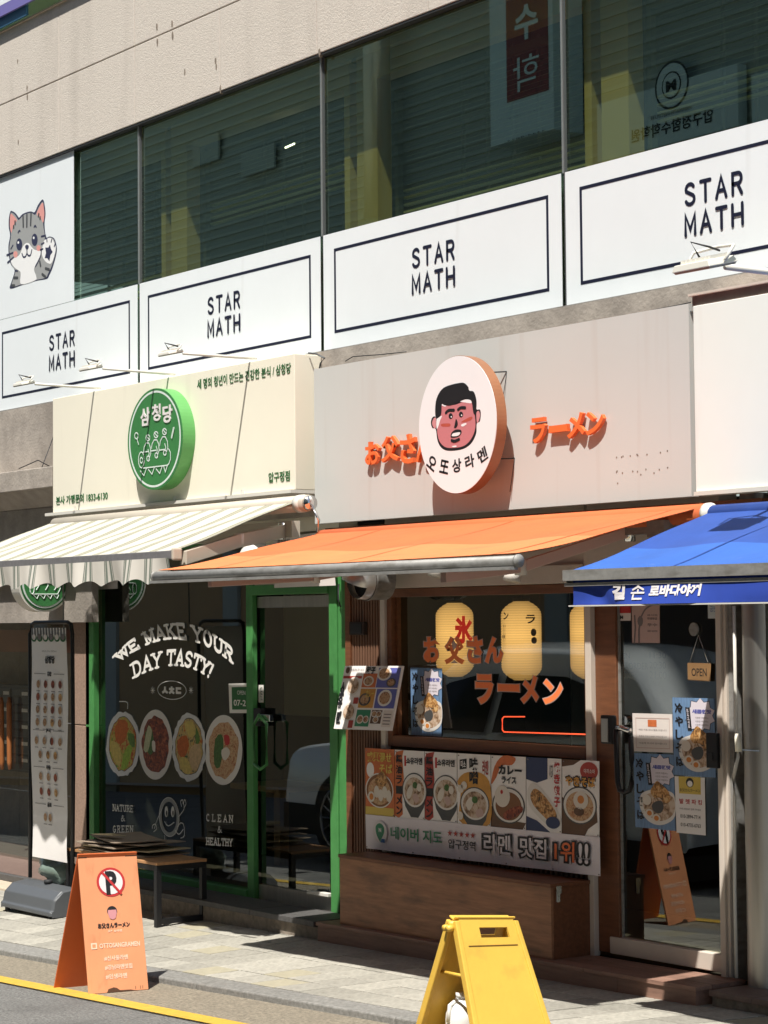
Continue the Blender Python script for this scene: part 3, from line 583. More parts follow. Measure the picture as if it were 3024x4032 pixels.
# ================================================================ ENTRANCE LEFT OF THE GREEN SHOP
YW=7.8
en=thing('building_entrance','shaded stone-clad building entrance with mailboxes, left of the green shop','entrance',(-15,8.5,0))
px0=PY((285,2800),YW-.03).x; px1=PY((352,2800),YW-.03).x
for z0,z1 in ((-.2,1.13),(1.137,2.3),(2.307,2.56)): box('stone_slab','stone_pilaster',en,px0,px1,YW-.03,7.88,z0,z1,bevel=.004)
# cornice block over the entrance
zc0=PY((120,2290),7.6).z; zc1=PY((120,1935),7.55).z; zc2=PY((120,1850),7.5).z; xcr=gx0-.02
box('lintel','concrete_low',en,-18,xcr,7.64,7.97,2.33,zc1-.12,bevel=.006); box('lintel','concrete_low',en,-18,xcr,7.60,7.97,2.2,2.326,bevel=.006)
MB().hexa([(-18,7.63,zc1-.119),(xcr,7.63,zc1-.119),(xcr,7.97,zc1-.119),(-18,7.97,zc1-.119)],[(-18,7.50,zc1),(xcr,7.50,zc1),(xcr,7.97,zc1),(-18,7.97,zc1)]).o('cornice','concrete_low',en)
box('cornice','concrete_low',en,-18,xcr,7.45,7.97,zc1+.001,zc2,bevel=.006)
box('beam','beam_pink',en,-19,px0-.002,8.3,8.6,PY((100,2568),8.3).z,PY((100,2480),8.3).z); box('beam','beam_pink',en,-19,px0-.002,8.3,8.6,PY((100,2395),8.3).z,PY((100,2350),8.3).z)
box('ceiling','concrete_low',en,-19,px0,8.0,11,2.5,2.6)
tw=.42
for i in range(9):
    for j in range(5):
        x0=px0-.01-tw*(i+1); z0=-.2+.62*j; box('wall_tile','tile_stone',en,x0+.003,x0+tw-.003,8.8,8.83,z0+.003,z0+.617)
box('floor','stone_red',en,-19,px0-.002,7.62,8.8,-.16,-.03); 
st=thing('entrance_step','pale granite doorstep in front of the shaded entrance at the left edge','step',(-15.3,7.5,-.2))
q=PY((100,3455),7.6); box('tread','stone_step',st,-19,-14.05,7.36,7.62,-.35,q.z-.05,bevel=.01); box('nosing','stone_dark',st,-19,-14.1,7.57,7.64,q.z-.049,q.z,bevel=.004)
mbx=thing('mailbox_unit','bank of dark metal mailboxes with white name tags in the shaded entrance','mailbox',PY((50,2900),8.6))
a=PY((118,3045),8.6); b=PY((-160,2690),8.6); box('cabinet','mailbox',mbx,b.x,a.x,8.62,8.79,a.z,b.z)
for r in range(5):
    for c_ in range(4):
        x1=a.x-.02-.36*c_; z0=a.z+.02+r*(b.z-a.z-.03)/5; box('mailbox_door','mailbox',mbx,x1-.33,x1,8.60,8.619,z0,z0+(b.z-a.z-.03)/5-.02,bevel=.003); box('name_tag','paper',mbx,x1-.13,x1-.02,8.597,8.599,z0+.07,z0+.10); box('slot','ink',mbx,x1-.28,x1-.16,8.597,8.599,z0+.05,z0+.07)
gl=thing('entrance_door','frameless glass entrance door in front of the mailboxes','door',(-16,8.15,0))
for k,(x,lab) in enumerate(((8,'left one of a pair of long wooden door handles at the left edge'),(38,'right one of a pair of long wooden door handles at the left edge'))):
    p0=PY((x,3030),8.1); p1=PY((x-3,2745),8.1); o=MB().tube([p0,p0+(p1-p0)*.1,p0+(p1-p0)*.9,p1],[.012,.022,.022,.012],10).o('door_handle','handle_wood',gl,smooth=True)
box('door_glass','glass_thin',gl,-18.5,PY((200,3000),8.15).x,8.15,8.158,-.02,2.2)
sg=thing('address_sign','small dark blue address plate in the entrance','sign',PY((218,2530),8.2)); a=PY((190,2600),8.2); b=PY((246,2520),8.2); box('plate','naver_blue',sg,a.x,b.x,8.19,8.2,a.z,b.z+.05); text('lettering','도산대로','poster_white',sg,(193,2545),(238,2532),8.189); text('number','40','poster_white',sg,(205,2590),(232,2563),8.189)
cable('pale grey cord hanging beside the round projecting sign',[PY((246,2050),7.3),PY((248,2300),7.3),PY((251,2480),7.3)],.006,'alu_dull')
# projecting round sign
X0=-14.62; pc=PX((176,2268),X0); r=.217; pc.z-=.05
t=thing('projecting_round_sign','round green projecting sign half hidden under the striped awning','sign',pc)
def dX(x0,x1,rr,m,name): 
    n=56; V=[(x,pc.y+rr*math.cos(2*math.pi*i/n),pc.z+rr*math.sin(2*math.pi*i/n)) for x in (x0,x1) for i in range(n)]
    obj(name,V,[tuple(range(n-1,-1,-1)),tuple(range(n,2*n))]+[(i,(i+1)%n,(i+1)%n+n,i+n) for i in range(n)],m,t)
dX(X0-.13,X0,r,'lamp_white','side'); dX(X0+.001,X0+.004,r*.93,'green_ink','edge_ring'); dX(X0+.005,X0+.007,r*.87,'pale_ink','white_ring'); dX(X0+.008,X0+.010,r*.81,'green_sign','face')
mb=MB()
for q in range(3):
    y=pc.y-.07+.075*q
    mb.tube([(X0+.012,y,pc.z+.02),(X0+.012,y+.018,pc.z-.02),(X0+.012,y-.005,pc.z-.055)],.004,5)
mb.tube([(X0+.012,pc.y-.11,pc.z),(X0+.012,pc.y+.10,pc.z),(X0+.012,pc.y+.125,pc.z-.04),(X0+.012,pc.y+.10,pc.z-.085),(X0+.012,pc.y-.11,pc.z-.085)],.004,5)
mb.tube([(X0+.012,pc.y-.11+.018*math.cos(a*.628),pc.z-.042+.043*math.sin(a*.628)) for a in range(11)],.004,5)
for q in range(4):
    y=pc.y-.10+.055*q; mb.tube([(X0+.012,y,pc.z-.09),(X0+.012,y+.03,pc.z-.12),(X0+.012,y+.045,pc.z-.09)],.004,5)
mb.o('line_drawing','pale_ink',t); tube('bracket','alu_dark',t,[(X0-.06,pc.y,pc.z+r-.02),(X0-.06,7.7,pc.z+r+.02)],.012)

# ================================================================ GREEN SHOPFRONT
gs=thing('green_shopfront','green framed glass shopfront with printed window lettering and food pictures','shopfront',(-12.8,YW,.05))
def X(px,py,Y=YW): return PY((px,py),Y).x
def Z(px,py,Y=YW): return PY((px,py),Y).z
gzb=Z(976,3541); gzs=Z(976,3503); gzt=2.33
xl0,xl1=X(352,2900),X(383,2900); xm0,xm1=X(981,2900),X(1006,2900); xr0,xr1=X(1308,2900),X(1373,2900)
box('post','green_paint',gs,xl0,xl1,YW-.03,YW+.018,gzb,2.45,bevel=.003); box('post','green_paint',gs,xm0,xm1,YW-.02,YW+.018,gzb,2.45,bevel=.003)
box('post','green_paint',gs,xr0,(xr0+xr1)/2-.004,YW-.02,YW+.03,gzb-.02,2.45,bevel=.003); box('post','green_paint',gs,(xr0+xr1)/2,xr1,YW-.012,YW+.03,gzb-.02,2.45,bevel=.003)
box('sill','green_paint',gs,xl1,xm0,YW-.03,YW+.08,gzb,gzs,bevel=.003); box('door_header','green_paint',gs,xm1,xr0,YW-.03,YW+.08,Z(1160,2340),Z(1160,2300),bevel=.003)
box('window_header','green_paint',gs,xl1,xm0,YW-.03,YW+.08,2.40,2.46); box('fascia','cream_sign',gs,xl0-.05,xr1,YW-.06,YW+.1,2.461,2.8); box('transom_panel','interior_wall',gs,xm1,xr0,YW+.0,YW+.02,Z(1160,2300),2.46)
box('soffit','cream_sign',gs,xl0-.3,xr1,7.72,YW-.061,2.58,2.7)
box('window_pane','glass_shop',gs,xl1,xm0,YW+.02,YW+.028,gzs,2.40)
dg=box('door_pane','glass_shop',gs,xm1+.01,xr0-.004,YW+.03,YW+.038,Z(1160,3505),Z(1160,2392))
dr=box('door_kickplate','steel',gs,xm1+.01,xr0-.004,YW+.012,YW+.05,Z(1160,3569),Z(1160,3506)); box('door_top_rail','steel',gs,xm1+.01,xr0-.004,YW+.012,YW+.05,Z(1160,2391),Z(1160,2346))
box('door_stop','lamp_white',gs,X(1222,3530),X(1306,3530),YW-.03,YW+.01,Z(1250,3522),Z(1250,3508),bevel=.003)
a=PY((1030,2850),YW-.05); tube('door_handle','green_paint',gs,[(X(1026,3000),YW-.05,Z(1026,3010)),(X(1026,2850),YW-.05,Z(1026,2850)),(X(1045,2830),YW-.05,Z(1045,2815)),(X(1075,2850),YW-.05,Z(1075,2850)),(X(1075,3000),YW-.05,Z(1075,3010)),(X(1050,3020),YW-.05,Z(1050,3028)),(X(1026,3000),YW-.05,Z(1026,3005))],.011)
box('lock','chrome',gs,X(1030,2800),X(1078,2800),YW-.035,YW+.0,Z(1050,2840),Z(1050,2812),bevel=.004); box('lock_body','black_metal',gs,X(1012,2800),X(1040,2800),YW-.03,YW+.01,Z(1050,2860),Z(1050,2790),bevel=.004)
tube('cable','ink',gs,[(X(1352,2300),YW-.035,Z(1352,2300)),(X(1352,2360),YW-.04,Z(1352,2360)),(X(1360,2385),YW-.035,Z(1360,2390))],.005,6)
# interior of the green shop
rm=thing('green_shop_room','dim interior of the green shop behind the glass','room',(-12.8,9,0)); x0,x1=xl0-.1,xr1-.03
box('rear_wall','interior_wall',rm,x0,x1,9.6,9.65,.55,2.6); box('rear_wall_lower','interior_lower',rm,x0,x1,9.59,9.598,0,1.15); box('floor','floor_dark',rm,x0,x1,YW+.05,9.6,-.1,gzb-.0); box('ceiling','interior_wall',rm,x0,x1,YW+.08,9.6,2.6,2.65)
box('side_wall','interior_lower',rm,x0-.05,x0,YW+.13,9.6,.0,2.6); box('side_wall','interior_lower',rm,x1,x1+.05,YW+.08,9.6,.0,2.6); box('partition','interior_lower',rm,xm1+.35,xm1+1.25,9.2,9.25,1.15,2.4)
fb=thing('framed_menu_board','dark framed menu board with round dishes on the wall inside the green shop','picture',PY((550,2500),9.5))
a=PY((458,2680),9.5); b=PY((640,2385),9.5); box('frame','wood_frame',fb,a.x,b.x,9.50,9.54,a.z,b.z); box('print','interior_lower',fb,a.x+.03,b.x-.03,9.49,9.499,a.z+.03,b.z-.03)
for p,r_ in (((508,2455),22),((562,2440),20),((560,2545),24)): disc('dish','alu_dull',fb,(PY(p,9.48).x,PY(p,9.48).z),.065,.065,9.48,9.488,20)
box('lower_panel','paper',fb,PY((462,2680),9.48).x,PY((635,2680),9.48).x,9.478,9.486,PY((550,2678),9.48).z,PY((550,2605),9.48).z)
sh=thing('wall_shelf','wooden shelf with pegs inside the green shop below the dish pictures','shelf',PY((600,3100),9.2)); a=PY((525,3105),9.2); b=PY((840,3080),9.2); box('board','table_wood',sh,a.x,b.x,9.2,9.24,a.z-.01,a.z+.035)
for q in range(7): box('peg','interior_lower',sh,a.x+.08+.19*q,a.x+.11+.19*q,9.19,9.2,a.z,a.z+.03)
it=thing('indoor_table','wooden table seen through the green shop door','table',PY((1120,3080),9.0)); a=PY((1040,3085),9.); b=PY((1230,3060),9.); box('tabletop','table_wood',it,a.x,b.x,8.7,9.2,a.z-.02,a.z+.02); box('leg','table_wood',it,(a.x+b.x)/2-.04,(a.x+b.x)/2+.04,8.9,8.98,.05,a.z-.021)
# window lettering, heavy slab-serif capitals
SF={'W':([[(0,1),(.26,0),(.5,.8),(.74,0),(1,1)]],[(0,1),(1,1),(.5,.85)]),'E':([[(.2,0),(.2,1),(.85,1),(.85,.85)],[(.2,.5),(.65,.5)],[(.2,0),(.88,0),(.88,.18)]],[(.15,0),(.15,1)]),
'M':([[(.12,0),(.12,1),(.5,.2),(.88,1),(.88,0)]],[(.1,0),(.9,0),(.1,1),(.9,1)]),'A':([[(.08,0),(.5,1),(.92,0)],[(.25,.35),(.75,.35)]],[(.08,0),(.92,0)]),
'K':([[(.18,0),(.18,1)],[(.85,1),(.22,.42)],[(.42,.6),(.88,0)]],[(.18,0),(.18,1),(.85,1),(.88,0)]),'Y':([[(.08,1),(.5,.48),(.92,1)],[(.5,.48),(.5,0)]],[(.08,1),(.92,1),(.5,0)]),
'O':([arc(.5,.5,.38,.5,90,450,16)],[]),'U':([[(.15,1),(.15,.3)]+arc(.5,.32,.35,.32,180,360,8)+[(.85,1)]],[(.15,1),(.85,1)]),
'R':([[(.2,0),(.2,1),(.5,1)]+arc(.52,.75,.3,.25,90,-90,8)+[(.2,.5)],[(.5,.5),(.9,0)]],[(.15,0),(.15,1),(.9,0)]),'D':([[(.2,0),(.2,1),(.42,1)]+arc(.45,.5,.42,.5,90,-90,10)+[(.2,0)]],[(.13,0),(.13,1)]),
'T':([[(.06,.8),(.06,1),(.94,1),(.94,.8)],[(.5,1),(.5,0)]],[(.5,0)]),'S':([arc(.5,.75,.34,.25,20,215)+arc(.5,.25,.36,.25,60,-160)[1:]],[]),'!':([[(.5,1),(.5,.35)],[(.5,.04),(.5,.0)]],[]),
'N':([[(.12,0),(.12,1),(.88,0),(.88,1)]],[(.12,0),(.12,1),(.88,1)]),'G':([arc(.5,.5,.38,.5,45,335,14)+[(.86,.45),(.6,.45)]],[]),'C':([arc(.5,.5,.38,.5,50,310,12)],[]),'L':([[(.2,1),(.2,0),(.85,0),(.85,.2)]],[(.2,1),(.15,0)]),
'H':([[(.15,0),(.15,1)],[(.85,0),(.85,1)],[(.15,.5),(.85,.5)]],[(.15,0),(.15,1),(.85,0),(.85,1)]),'&':([[(.95,0),(.3,.7),(.4,.98),(.6,.9),(.55,.7),(.15,.35),(.2,.05),(.5,0),(.85,.45)]],[]),' ':([],[])}
def serif(name,m,parent,wd,fn,Y,wt,ws,gap=.12,sw=.42):
    n=len(wd); wds=[.45 if c in ' !' else 1. for c in wd]; tot=sum(wds)+gap*(n-1); x=0; mb=MB(); k=0
    for c,cw in zip(wd,wds):
        st,se=SF[c]
        def q(a,b): p=PY(fn((x+a*cw)/tot,b),Y); return (p.x,p.z)
        for l in st:
            L=[]
            for i in range(len(l)-1):
                for s in range(3): L.append((l[i][0]+(l[i+1][0]-l[i][0])*s/3,l[i][1]+(l[i+1][1]-l[i][1])*s/3))
            L.append(l[-1]); ribbon(mb,[q(*p) for p in L],wt,Y,k); k+=1
        for (a,b) in se: ribbon(mb,[q(a-sw/2,b),q(a+sw/2,b)],ws,Y,k); k+=1
        x+=cw+gap
    return mb.o(name,m,parent)
def quadc(p0,p1,p2,u): # curve through three points at u=0,.5,1
    a=[2*(p0[i]-2*p1[i]+p2[i]) for i in (0,1)]; b=[-3*p0[i]+4*p1[i]-p2[i] for i in (0,1)]; return (a[0]*u*u+b[0]*u+p0[0],a[1]*u*u+b[1]*u+p0[1])
def arcfn(t0,t1,t2,b0,b1,b2):
    def f(u,v): a=quadc(t0,t1,t2,u); b=quadc(b0,b1,b2,u); return (b[0]+(a[0]-b[0])*v,b[1]+(a[1]-b[1])*v)
    return f
YG=YW+.016
wl=thing('window_lettering','white curved slogan and small lettering on the green shop window','lettering',PY((690,2600),YG))
serif('slogan_line','decal_white',wl,'WE MAKE YOUR',arcfn((452,2580),(690,2458),(925,2562),(472,2598),(700,2512),(918,2608)),YG,.024,.017)
serif('slogan_line','decal_white',wl,'DAY TASTY!',arcfn((515,2618),(695,2562),(848,2625),(525,2668),(690,2618),(828,2668)),YG,.023,.016)
serif('small_lettering','decal_white',wl,'NATURE',lambda u,v:(444+82*u,3192+(5)*u-24*v),YG,.008,.005,.25); serif('small_lettering','decal_white',wl,'&',lambda u,v:(475+17*u,3233-22*v),YG,.007,.005); serif('small_lettering','decal_white',wl,'GREEN',lambda u,v:(444+82*u,3277-25*v),YG,.008,.005,.35)
serif('small_lettering','decal_white',wl,'CLEAN',lambda u,v:(812+106*u,3232+6*u-26*v),YG,.009,.006,.6); serif('small_lettering','decal_white',wl,'&',lambda u,v:(855+18*u,3278-24*v),YG,.007,.005); serif('small_lettering','decal_white',wl,'HEALTHY',lambda u,v:(812+106*u,3325+6*u-26*v),YG,.010,.007,.2)
text('small_lettering','ㅅㅊㄷ','decal_white',wl,(637,2732),(713,2704),YG,off=.08)
c_=[PY(p,YG) for p in ((620,2718),(734,2718),(677,2680),(677,2755))]; cc=((c_[0].x+c_[1].x)/2,(c_[2].z+c_[3].z)/2); ring('oval','decal_white',wl,cc,(c_[1].x-c_[0].x)/2,(c_[2].z-c_[3].z)/2,(c_[1].x-c_[0].x)/2-.006,(c_[2].z-c_[3].z)/2-.005,YG)
for sx in (601,752):
    for q in range(4): a=q*math.pi/4; strokes('spark','decal_white',wl,[[(sx-8*math.cos(a),2718-14*math.sin(a)),(sx+8*math.cos(a),2718+14*math.sin(a))]],.004,YG-.0001*q)
strokes('bowl_decal','decal_white',wl,[[(470,2762),(500,2765),(502,2790)]],.007,YG,4)
# food pictures on the window
def foodpic(cx,cy,rx,ry,rim,food,lab,extra=(),ragged=False):
    t=thing('food_sticker',lab,'sticker',PY((cx,cy),YG),'round dish pictures on the green shop window')
    o=ell(cx,cy,rx,ry,44,-.02)
    if ragged: o=[(cx+(x-cx)*random.uniform(.95,1.05),cy+(y-cy)*random.uniform(.96,1.04)) for x,y in o]
    poly('rim',rim,t,o,YG-.001); i=[(cx+(x-cx)*.80*random.uniform(.93,1.05),cy+(y-cy)*.82*random.uniform(.95,1.04)) for x,y in ell(cx,cy,rx,ry,30,-.02)]
    if ragged: poly('seaweed','bowl_dark',t,[(cx+(x-cx)*1.03,cy+(y-cy)*1.03) for x,y in i],YG-.0014,2)
    for k,(m,pts) in enumerate([(food,i)]+list(extra)): poly('filling' if k else 'food',m,t,pts if k==0 else [(cx+a*rx,cy+b*ry) for a,b in pts],YG-.0018-.0004*k,2)
mk('carrot',(.50,.12,.015),.5,var=.25,vs=40); mk('cucumber',(.28,.42,.04),.5,var=.3,vs=30); mk('egg_yellow',(.58,.45,.12),.5,var=.2,vs=40); mk('lettuce',(.10,.20,.03),.5,var=.4,vs=30); mk('tuna',(.55,.38,.20),.5,var=.2,vs=40); mk('greens',(.06,.14,.03),.5,var=.4,vs=60); mk('sprout',(.48,.50,.30),.5,var=.2,vs=60)
foodpic(484,2930,66,128,'rice','food_rainbow','first dish picture from the left, rice roll with orange, yellow and green filling',[('carrot',[(-.5,-.5),(-.1,-.75),(.3,-.65),(.2,-.2),(-.1,.0),(-.4,-.1)]),('egg_yellow',[(-.7,-.1),(-.3,.0),(-.1,.3),(-.2,.7),(-.5,.5),(-.75,.2)]),('cucumber',[(-.1,.75),(.05,.3),(.3,.05),(.6,.0),(.4,.45),(.2,.75)]),('lettuce',[(.3,-.3),(.65,-.3),(.7,.1),(.4,.0)])],True)
foodpic(612,2932,67,138,'bowl_white','food_meat','second dish picture from the left, dark red meat with green onion in a pale bowl',[('greens',[(-.6,-.35),(-.2,-.45),(-.1,.1),(-.3,.3),(-.55,.1)]),('sprout',[(-.55,-.3),(-.4,-.55),(-.2,-.4),(-.3,-.1),(-.45,.2),(-.7,.15)]),('egg_white',[(-.2,-.1),(-.02,-.08),(-.02,.2),(-.18,.15)])])
foodpic(745,2942,66,134,'rice','food_mix','third dish picture from the left, rice roll with carrot, egg and fried filling',[('carrot',[(-.7,-.2),(-.2,-.35),(.0,-.05),(-.3,.3),(-.65,.2)]),('egg_yellow',[(-.6,.35),(-.2,.3),(.1,.6),(.0,.8),(-.4,.7)]),('tuna',[(.1,.0),(.6,-.1),(.7,.4),(.3,.7),(.0,.4)]),('egg_yellow',[(-.3,-.7),(.2,-.75),(.4,-.4),(.0,-.3)]),('lettuce',[(.4,-.6),(.65,-.2),(.4,-.1)])],True)
foodpic(880,2953,74,138,'bowl_white','food_noodle','fourth dish picture from the left, noodles with a red topping in a pale bowl',[('greens',[(-.45,-.3),(-.1,-.45),(.0,-.1),(-.2,.5),(-.5,.4)]),('red_ink',[(.02,-.42),(.3,-.4),(.32,-.18),(.1,-.14)]),('egg_white',[(-.1,.0),(.2,-.08),(.35,.1),(.1,.3),(-.08,.2)])])
# smiling rice roll figure
t=thing('smiling_roll_sticker','white outline drawing of a waving round smiling roll on the green shop window','sticker',PY((675,3220),YG))
c_=discfit((628,3220),(705,3212),(668,3142),(665,3292),YG); mk('decal_grey',(.34,.35,.34),.6)
ring('body','decal_grey',t,c_[0],c_[1],c_[2],c_[1]*.76,c_[2]*.80,YG-.001); ring('outline','decal_white',t,c_[0],c_[1]*1.04,c_[2]*1.03,c_[1],c_[2],YG-.001)
for e in (655,680): poly('eye','decal_white',t,ell(e,3196,7,22,12),YG-.0015,0); poly('pupil','ink',t,ell(e+1,3202,3,11,8),YG-.002,0)
strokes('limbs','decal_white',t,[[(648,3235),(662,3252),(685,3238)],[(640,3180),(618,3230),(608,3262)],[(704,3215),(725,3185),(722,3160)],[(690,3270),(705,3285),(722,3265)],[(700,3255),(712,3240),(724,3250),(726,3290),(712,3300)],[(648,3290),(652,3320)],[(715,3175),(712,3155),(720,3150),(722,3165),(728,3148),(733,3165),(725,3180)],[(600,3262),(602,3250),(612,3245),(618,3262),(606,3275)]],.006,YG-.001,4)
t=thing('opening_hours_sign','small green opening hours sign with white border on the green shop window','sign',PY((940,2750),YG)); poly('border','decal_white',t,[(900,2692),(978,2690),(978,2808),(904,2808)],YG-.001); poly('panel','green_ink',t,[(912,2706),(978,2704),(978,2794),(914,2794)],YG-.002)
text('lettering','OPEN','decal_white',t,(934,2735),(966,2720),YG-.003); text('lettering','07-21','decal_white',t,(920,2779),(977,2757),YG-.003,off=.02)
t=thing('door_notice','narrow white vertical notice on the edge of the green shop door','notice',PY((1028,2730),YW+.02)); poly('sheet','decal_white',t,[(1018,2697),(1038,2697),(1038,2766),(1018,2766)],YW+.028); text('lettering','자동문','ink',t,(1024,2758),(1033,2704),YW+.027)
t=thing('white_notice','blank white sheet at the top left corner of the green shop window','notice',PY((420,2290),YW)); poly('sheet','paper',t,[(383,2250),(463,2245),(463,2318),(384,2322)],YW+.012)
# header notices half hidden behind the orange awning
t=thing('header_notice','white notice with barcode print above the green shop door','notice',PY((1180,2250),YW-.08)); poly('sheet','paper',t,[(1075,2120),(1300,2090),(1322,2305),(1080,2315)],YW-.07)
for k in range(8): poly('bar','ink',t,[(1094+k*6,2122),(1097+k*6,2122),(1097+k*6,2140),(1094+k*6,2140)],YW-.071)
for k in range(14): poly('bar','grey_ink',t,[(1094+k*8,2260),(1098+k*8,2260),(1098+k*8,2271),(1094+k*8,2271)],YW-.071)
q=PY((1020,2195),7.62); mb=MB(); n=20
V=[];Fc=[]
for i in range(6):
    a=i*math.pi/2/5
    for k in range(n): V.append((q.x+.125*math.cos(a)*math.cos(2*math.pi*k/n),q.y-.13*math.sin(a),q.z+.11*math.cos(a)*math.sin(2*math.pi*k/n)))
for i in range(5):
    for k in range(n): Fc.append((i*n+k,i*n+(k+1)%n,(i+1)*n+(k+1)%n,(i+1)*n+k))
o=obj('dome_lamp',V,Fc,'lamp_white',None,smooth=True); o['label']='cream dome lamp half hidden behind the orange awning above the green door'; o['category']='lamp'
# step of the green shop
sp=thing('stone_doorstep','dark stone step with rough concrete riser in front of the green shop','step',(-12.5,7.6,0))
q=PG((1163,3686)); yr=q.y; yt=yr-.03; zt_=PY((1086,3600),yt).z; xe=-11.0
box('riser','riser',sp,-14.05,xe-.002,yr,7.76,-.2,zt_-.036); 
for x0,x1 in ((-14.1,-12.9),(-12.896,-11.72),(-11.716,xe)): box('step_slab','stone_dark',sp,x0,x1-.003,yt,7.77,zt_-.035,zt_,bevel=.003)
box('threshold','alu_dull',sp,xm1,xr0,7.765,YW+.06,zt_-.02,gzb-.002)

# ================================================================ RAMEN SHOPFRONT
rs=thing('ramen_shopfront','ramen shopfront with cream posts, brown wooden window frame and glazed door','shopfront',(-9.6,YW,.1))
zb0=.0; xp0,xp1=X(1513,2600),X(1530,2600); xq0,xq1=X(2319,2600),X(2342,2600); xd0=X(2428,2900); xd1=X(2840,2900); xe1=X(2872,2900)
ztp=2.35; zwt=Z(1900,2306)
box('trim','wood_frame',rs,X(1376,2700),X(1396,2700),YW-.03,YW+.05,.1,ztp)
box('slat_backing','slat_back',rs,X(1396,2700),xp0,YW+.02,YW+.04,.1,ztp)
n=11; xa=X(1398,2700); stp=(xp0-xa)/n
for k in range(n): box('slat','wood_slat',rs,xa+stp*k,xa+stp*k+stp*.55,YW-.02,YW+.018,.1,ztp,bevel=.002)
# slatted wall continues below the window behind the posters
box('slat_backing','slat_back',rs,xp1,xq0,YW+.03,YW+.05,.1,Z(1900,2985))
xs=xp1+.01
while xs<xq0-.03: box('slat','wood_slat',rs,xs,xs+.023,YW+.0,YW+.028,.1,Z(1900,2985)-.01); xs+=.042
box('post','cream_post',rs,xp0,xp1,YW-.03,YW+.012,.1,ztp,bevel=.003); box('post','cream_post',rs,xq0,xq1,YW-.03,YW+.012,.1,ztp,bevel=.003)
box('header','cream_post',rs,xp1+.001,xq0-.001,YW-.045,YW+.08,zwt,zwt+.10,bevel=.003); box('header_panel','cream_post',rs,xp1+.001,xq0-.001,YW-.02,YW+.05,zwt+.1,2.60)
box('door_header','cream_post',rs,xq1,xe1,YW-.045,YW+.08,2.17,2.60,bevel=.003)
wz0,wz1=Z(1900,2962),zwt-.004; fw=.045
for nm,b in (('window_frame',(xp1+.002,xp1+.002+fw,wz0,wz1)),('window_frame',(xq0-.002-.022,xq0-.002,wz0,wz1)),('window_frame',(xp1+.002+fw,xq0-.024,wz1-.05,wz1)),('window_frame',(xp1+.002+fw,xq0-.024,wz0,wz0+.065))):
    box(nm,'wood_frame',rs,b[0],b[1],YW-.012,YW+.047,b[2],b[3],bevel=.003)
box('window_stop','wood_frame',rs,xp1+.048,xp1+.066,YW+.02,YW+.047,wz0+.066,wz1-.051)
box('window_pane','glass_shop',rs,xp1+.048,xq0-.025,YW+.05,YW+.058,wz0+.066,wz1-.051)
dz0=Z(2620,3790); dz1=Z(2620,3722)
box('door_stile','wood_frame',rs,xq1+.002,X(2428,2900),YW+.0,YW+.028,dz0,2.17,bevel=.003); box('door_edge','alu_dull',rs,X(2428,2900)+.001,X(2434,2900),YW+.016,YW+.028,dz0+.09,2.17)
box('door_pane','glass_shop',rs,X(2434,2900),xd1,YW+.03,YW+.038,dz1,2.17); box('door_rail','cream_post',rs,X(2406,3700),xd1+.02,YW-.01,YW+.06,dz0,dz1,bevel=.004)
box('door_post','cream_post',rs,xd1,xe1-.020,YW-.03,YW+.012,.09,2.3,bevel=.003); box('door_post','cream_post',rs,xe1-.019,xe1,YW-.015,YW+.05,.09,2.3,bevel=.003); box('jamb','alu_dull',rs,xe1+.001,xe1+.03,YW-.0,YW+.08,.09,2.3)
# door furniture
lk=box('lock','black_metal',rs,X(2385,2860),X(2430,2860),YW-.04,YW-.001,Z(2405,2928),Z(2405,2815),bevel=.008); box('lock_face','steel',rs,X(2392,2860),X(2418,2860),YW-.046,YW-.041,Z(2405,2920),Z(2405,2828),bevel=.004)
disc('keyhole','chrome',rs,(X(2456,2838),Z(2456,2838)),.017,.022,YW+.01,YW+.029,20)
yh=YW-.07; tube('door_handle','black_metal',rs,[PY(p,yh) for p in ((2425,2870),(2428,2990),(2432,3080),(2440,3112),(2460,3122),(2480,3112),(2487,3085),(2487,2990),(2484,2900))],.014); tube('handle_mount','chrome',rs,[PY((2430,2868),yh),PY((2450,2866),yh),PY((2480,2878),yh)],.016)
box('hinge_lock','black_metal',rs,X(2822,2950),X(2866,2950),YW-.075,YW-.052,Z(2845,3022),Z(2845,2884),bevel=.004); box('lock_lens','ink',rs,X(2832,2950),X(2850,2950),YW-.079,YW-.076,Z(2840,2990),Z(2840,2960),bevel=.003)
# interior
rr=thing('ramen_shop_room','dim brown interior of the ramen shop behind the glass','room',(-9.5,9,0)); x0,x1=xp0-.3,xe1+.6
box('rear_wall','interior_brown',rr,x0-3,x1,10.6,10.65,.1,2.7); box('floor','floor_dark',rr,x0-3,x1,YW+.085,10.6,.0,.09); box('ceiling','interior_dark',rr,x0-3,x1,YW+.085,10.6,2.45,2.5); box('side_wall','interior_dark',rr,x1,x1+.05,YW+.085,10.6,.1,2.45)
box('hanging_cloth','paper_peach',rr,PY((1610,2500),9.).x,PY((1650,2500),9.).x,9.,9.03,PY((1630,2585),9.).z,PY((1630,2390),9.).z); box('counter','interior_dark',rr,x0,xq0,9.2,9.5,.1,1.05)
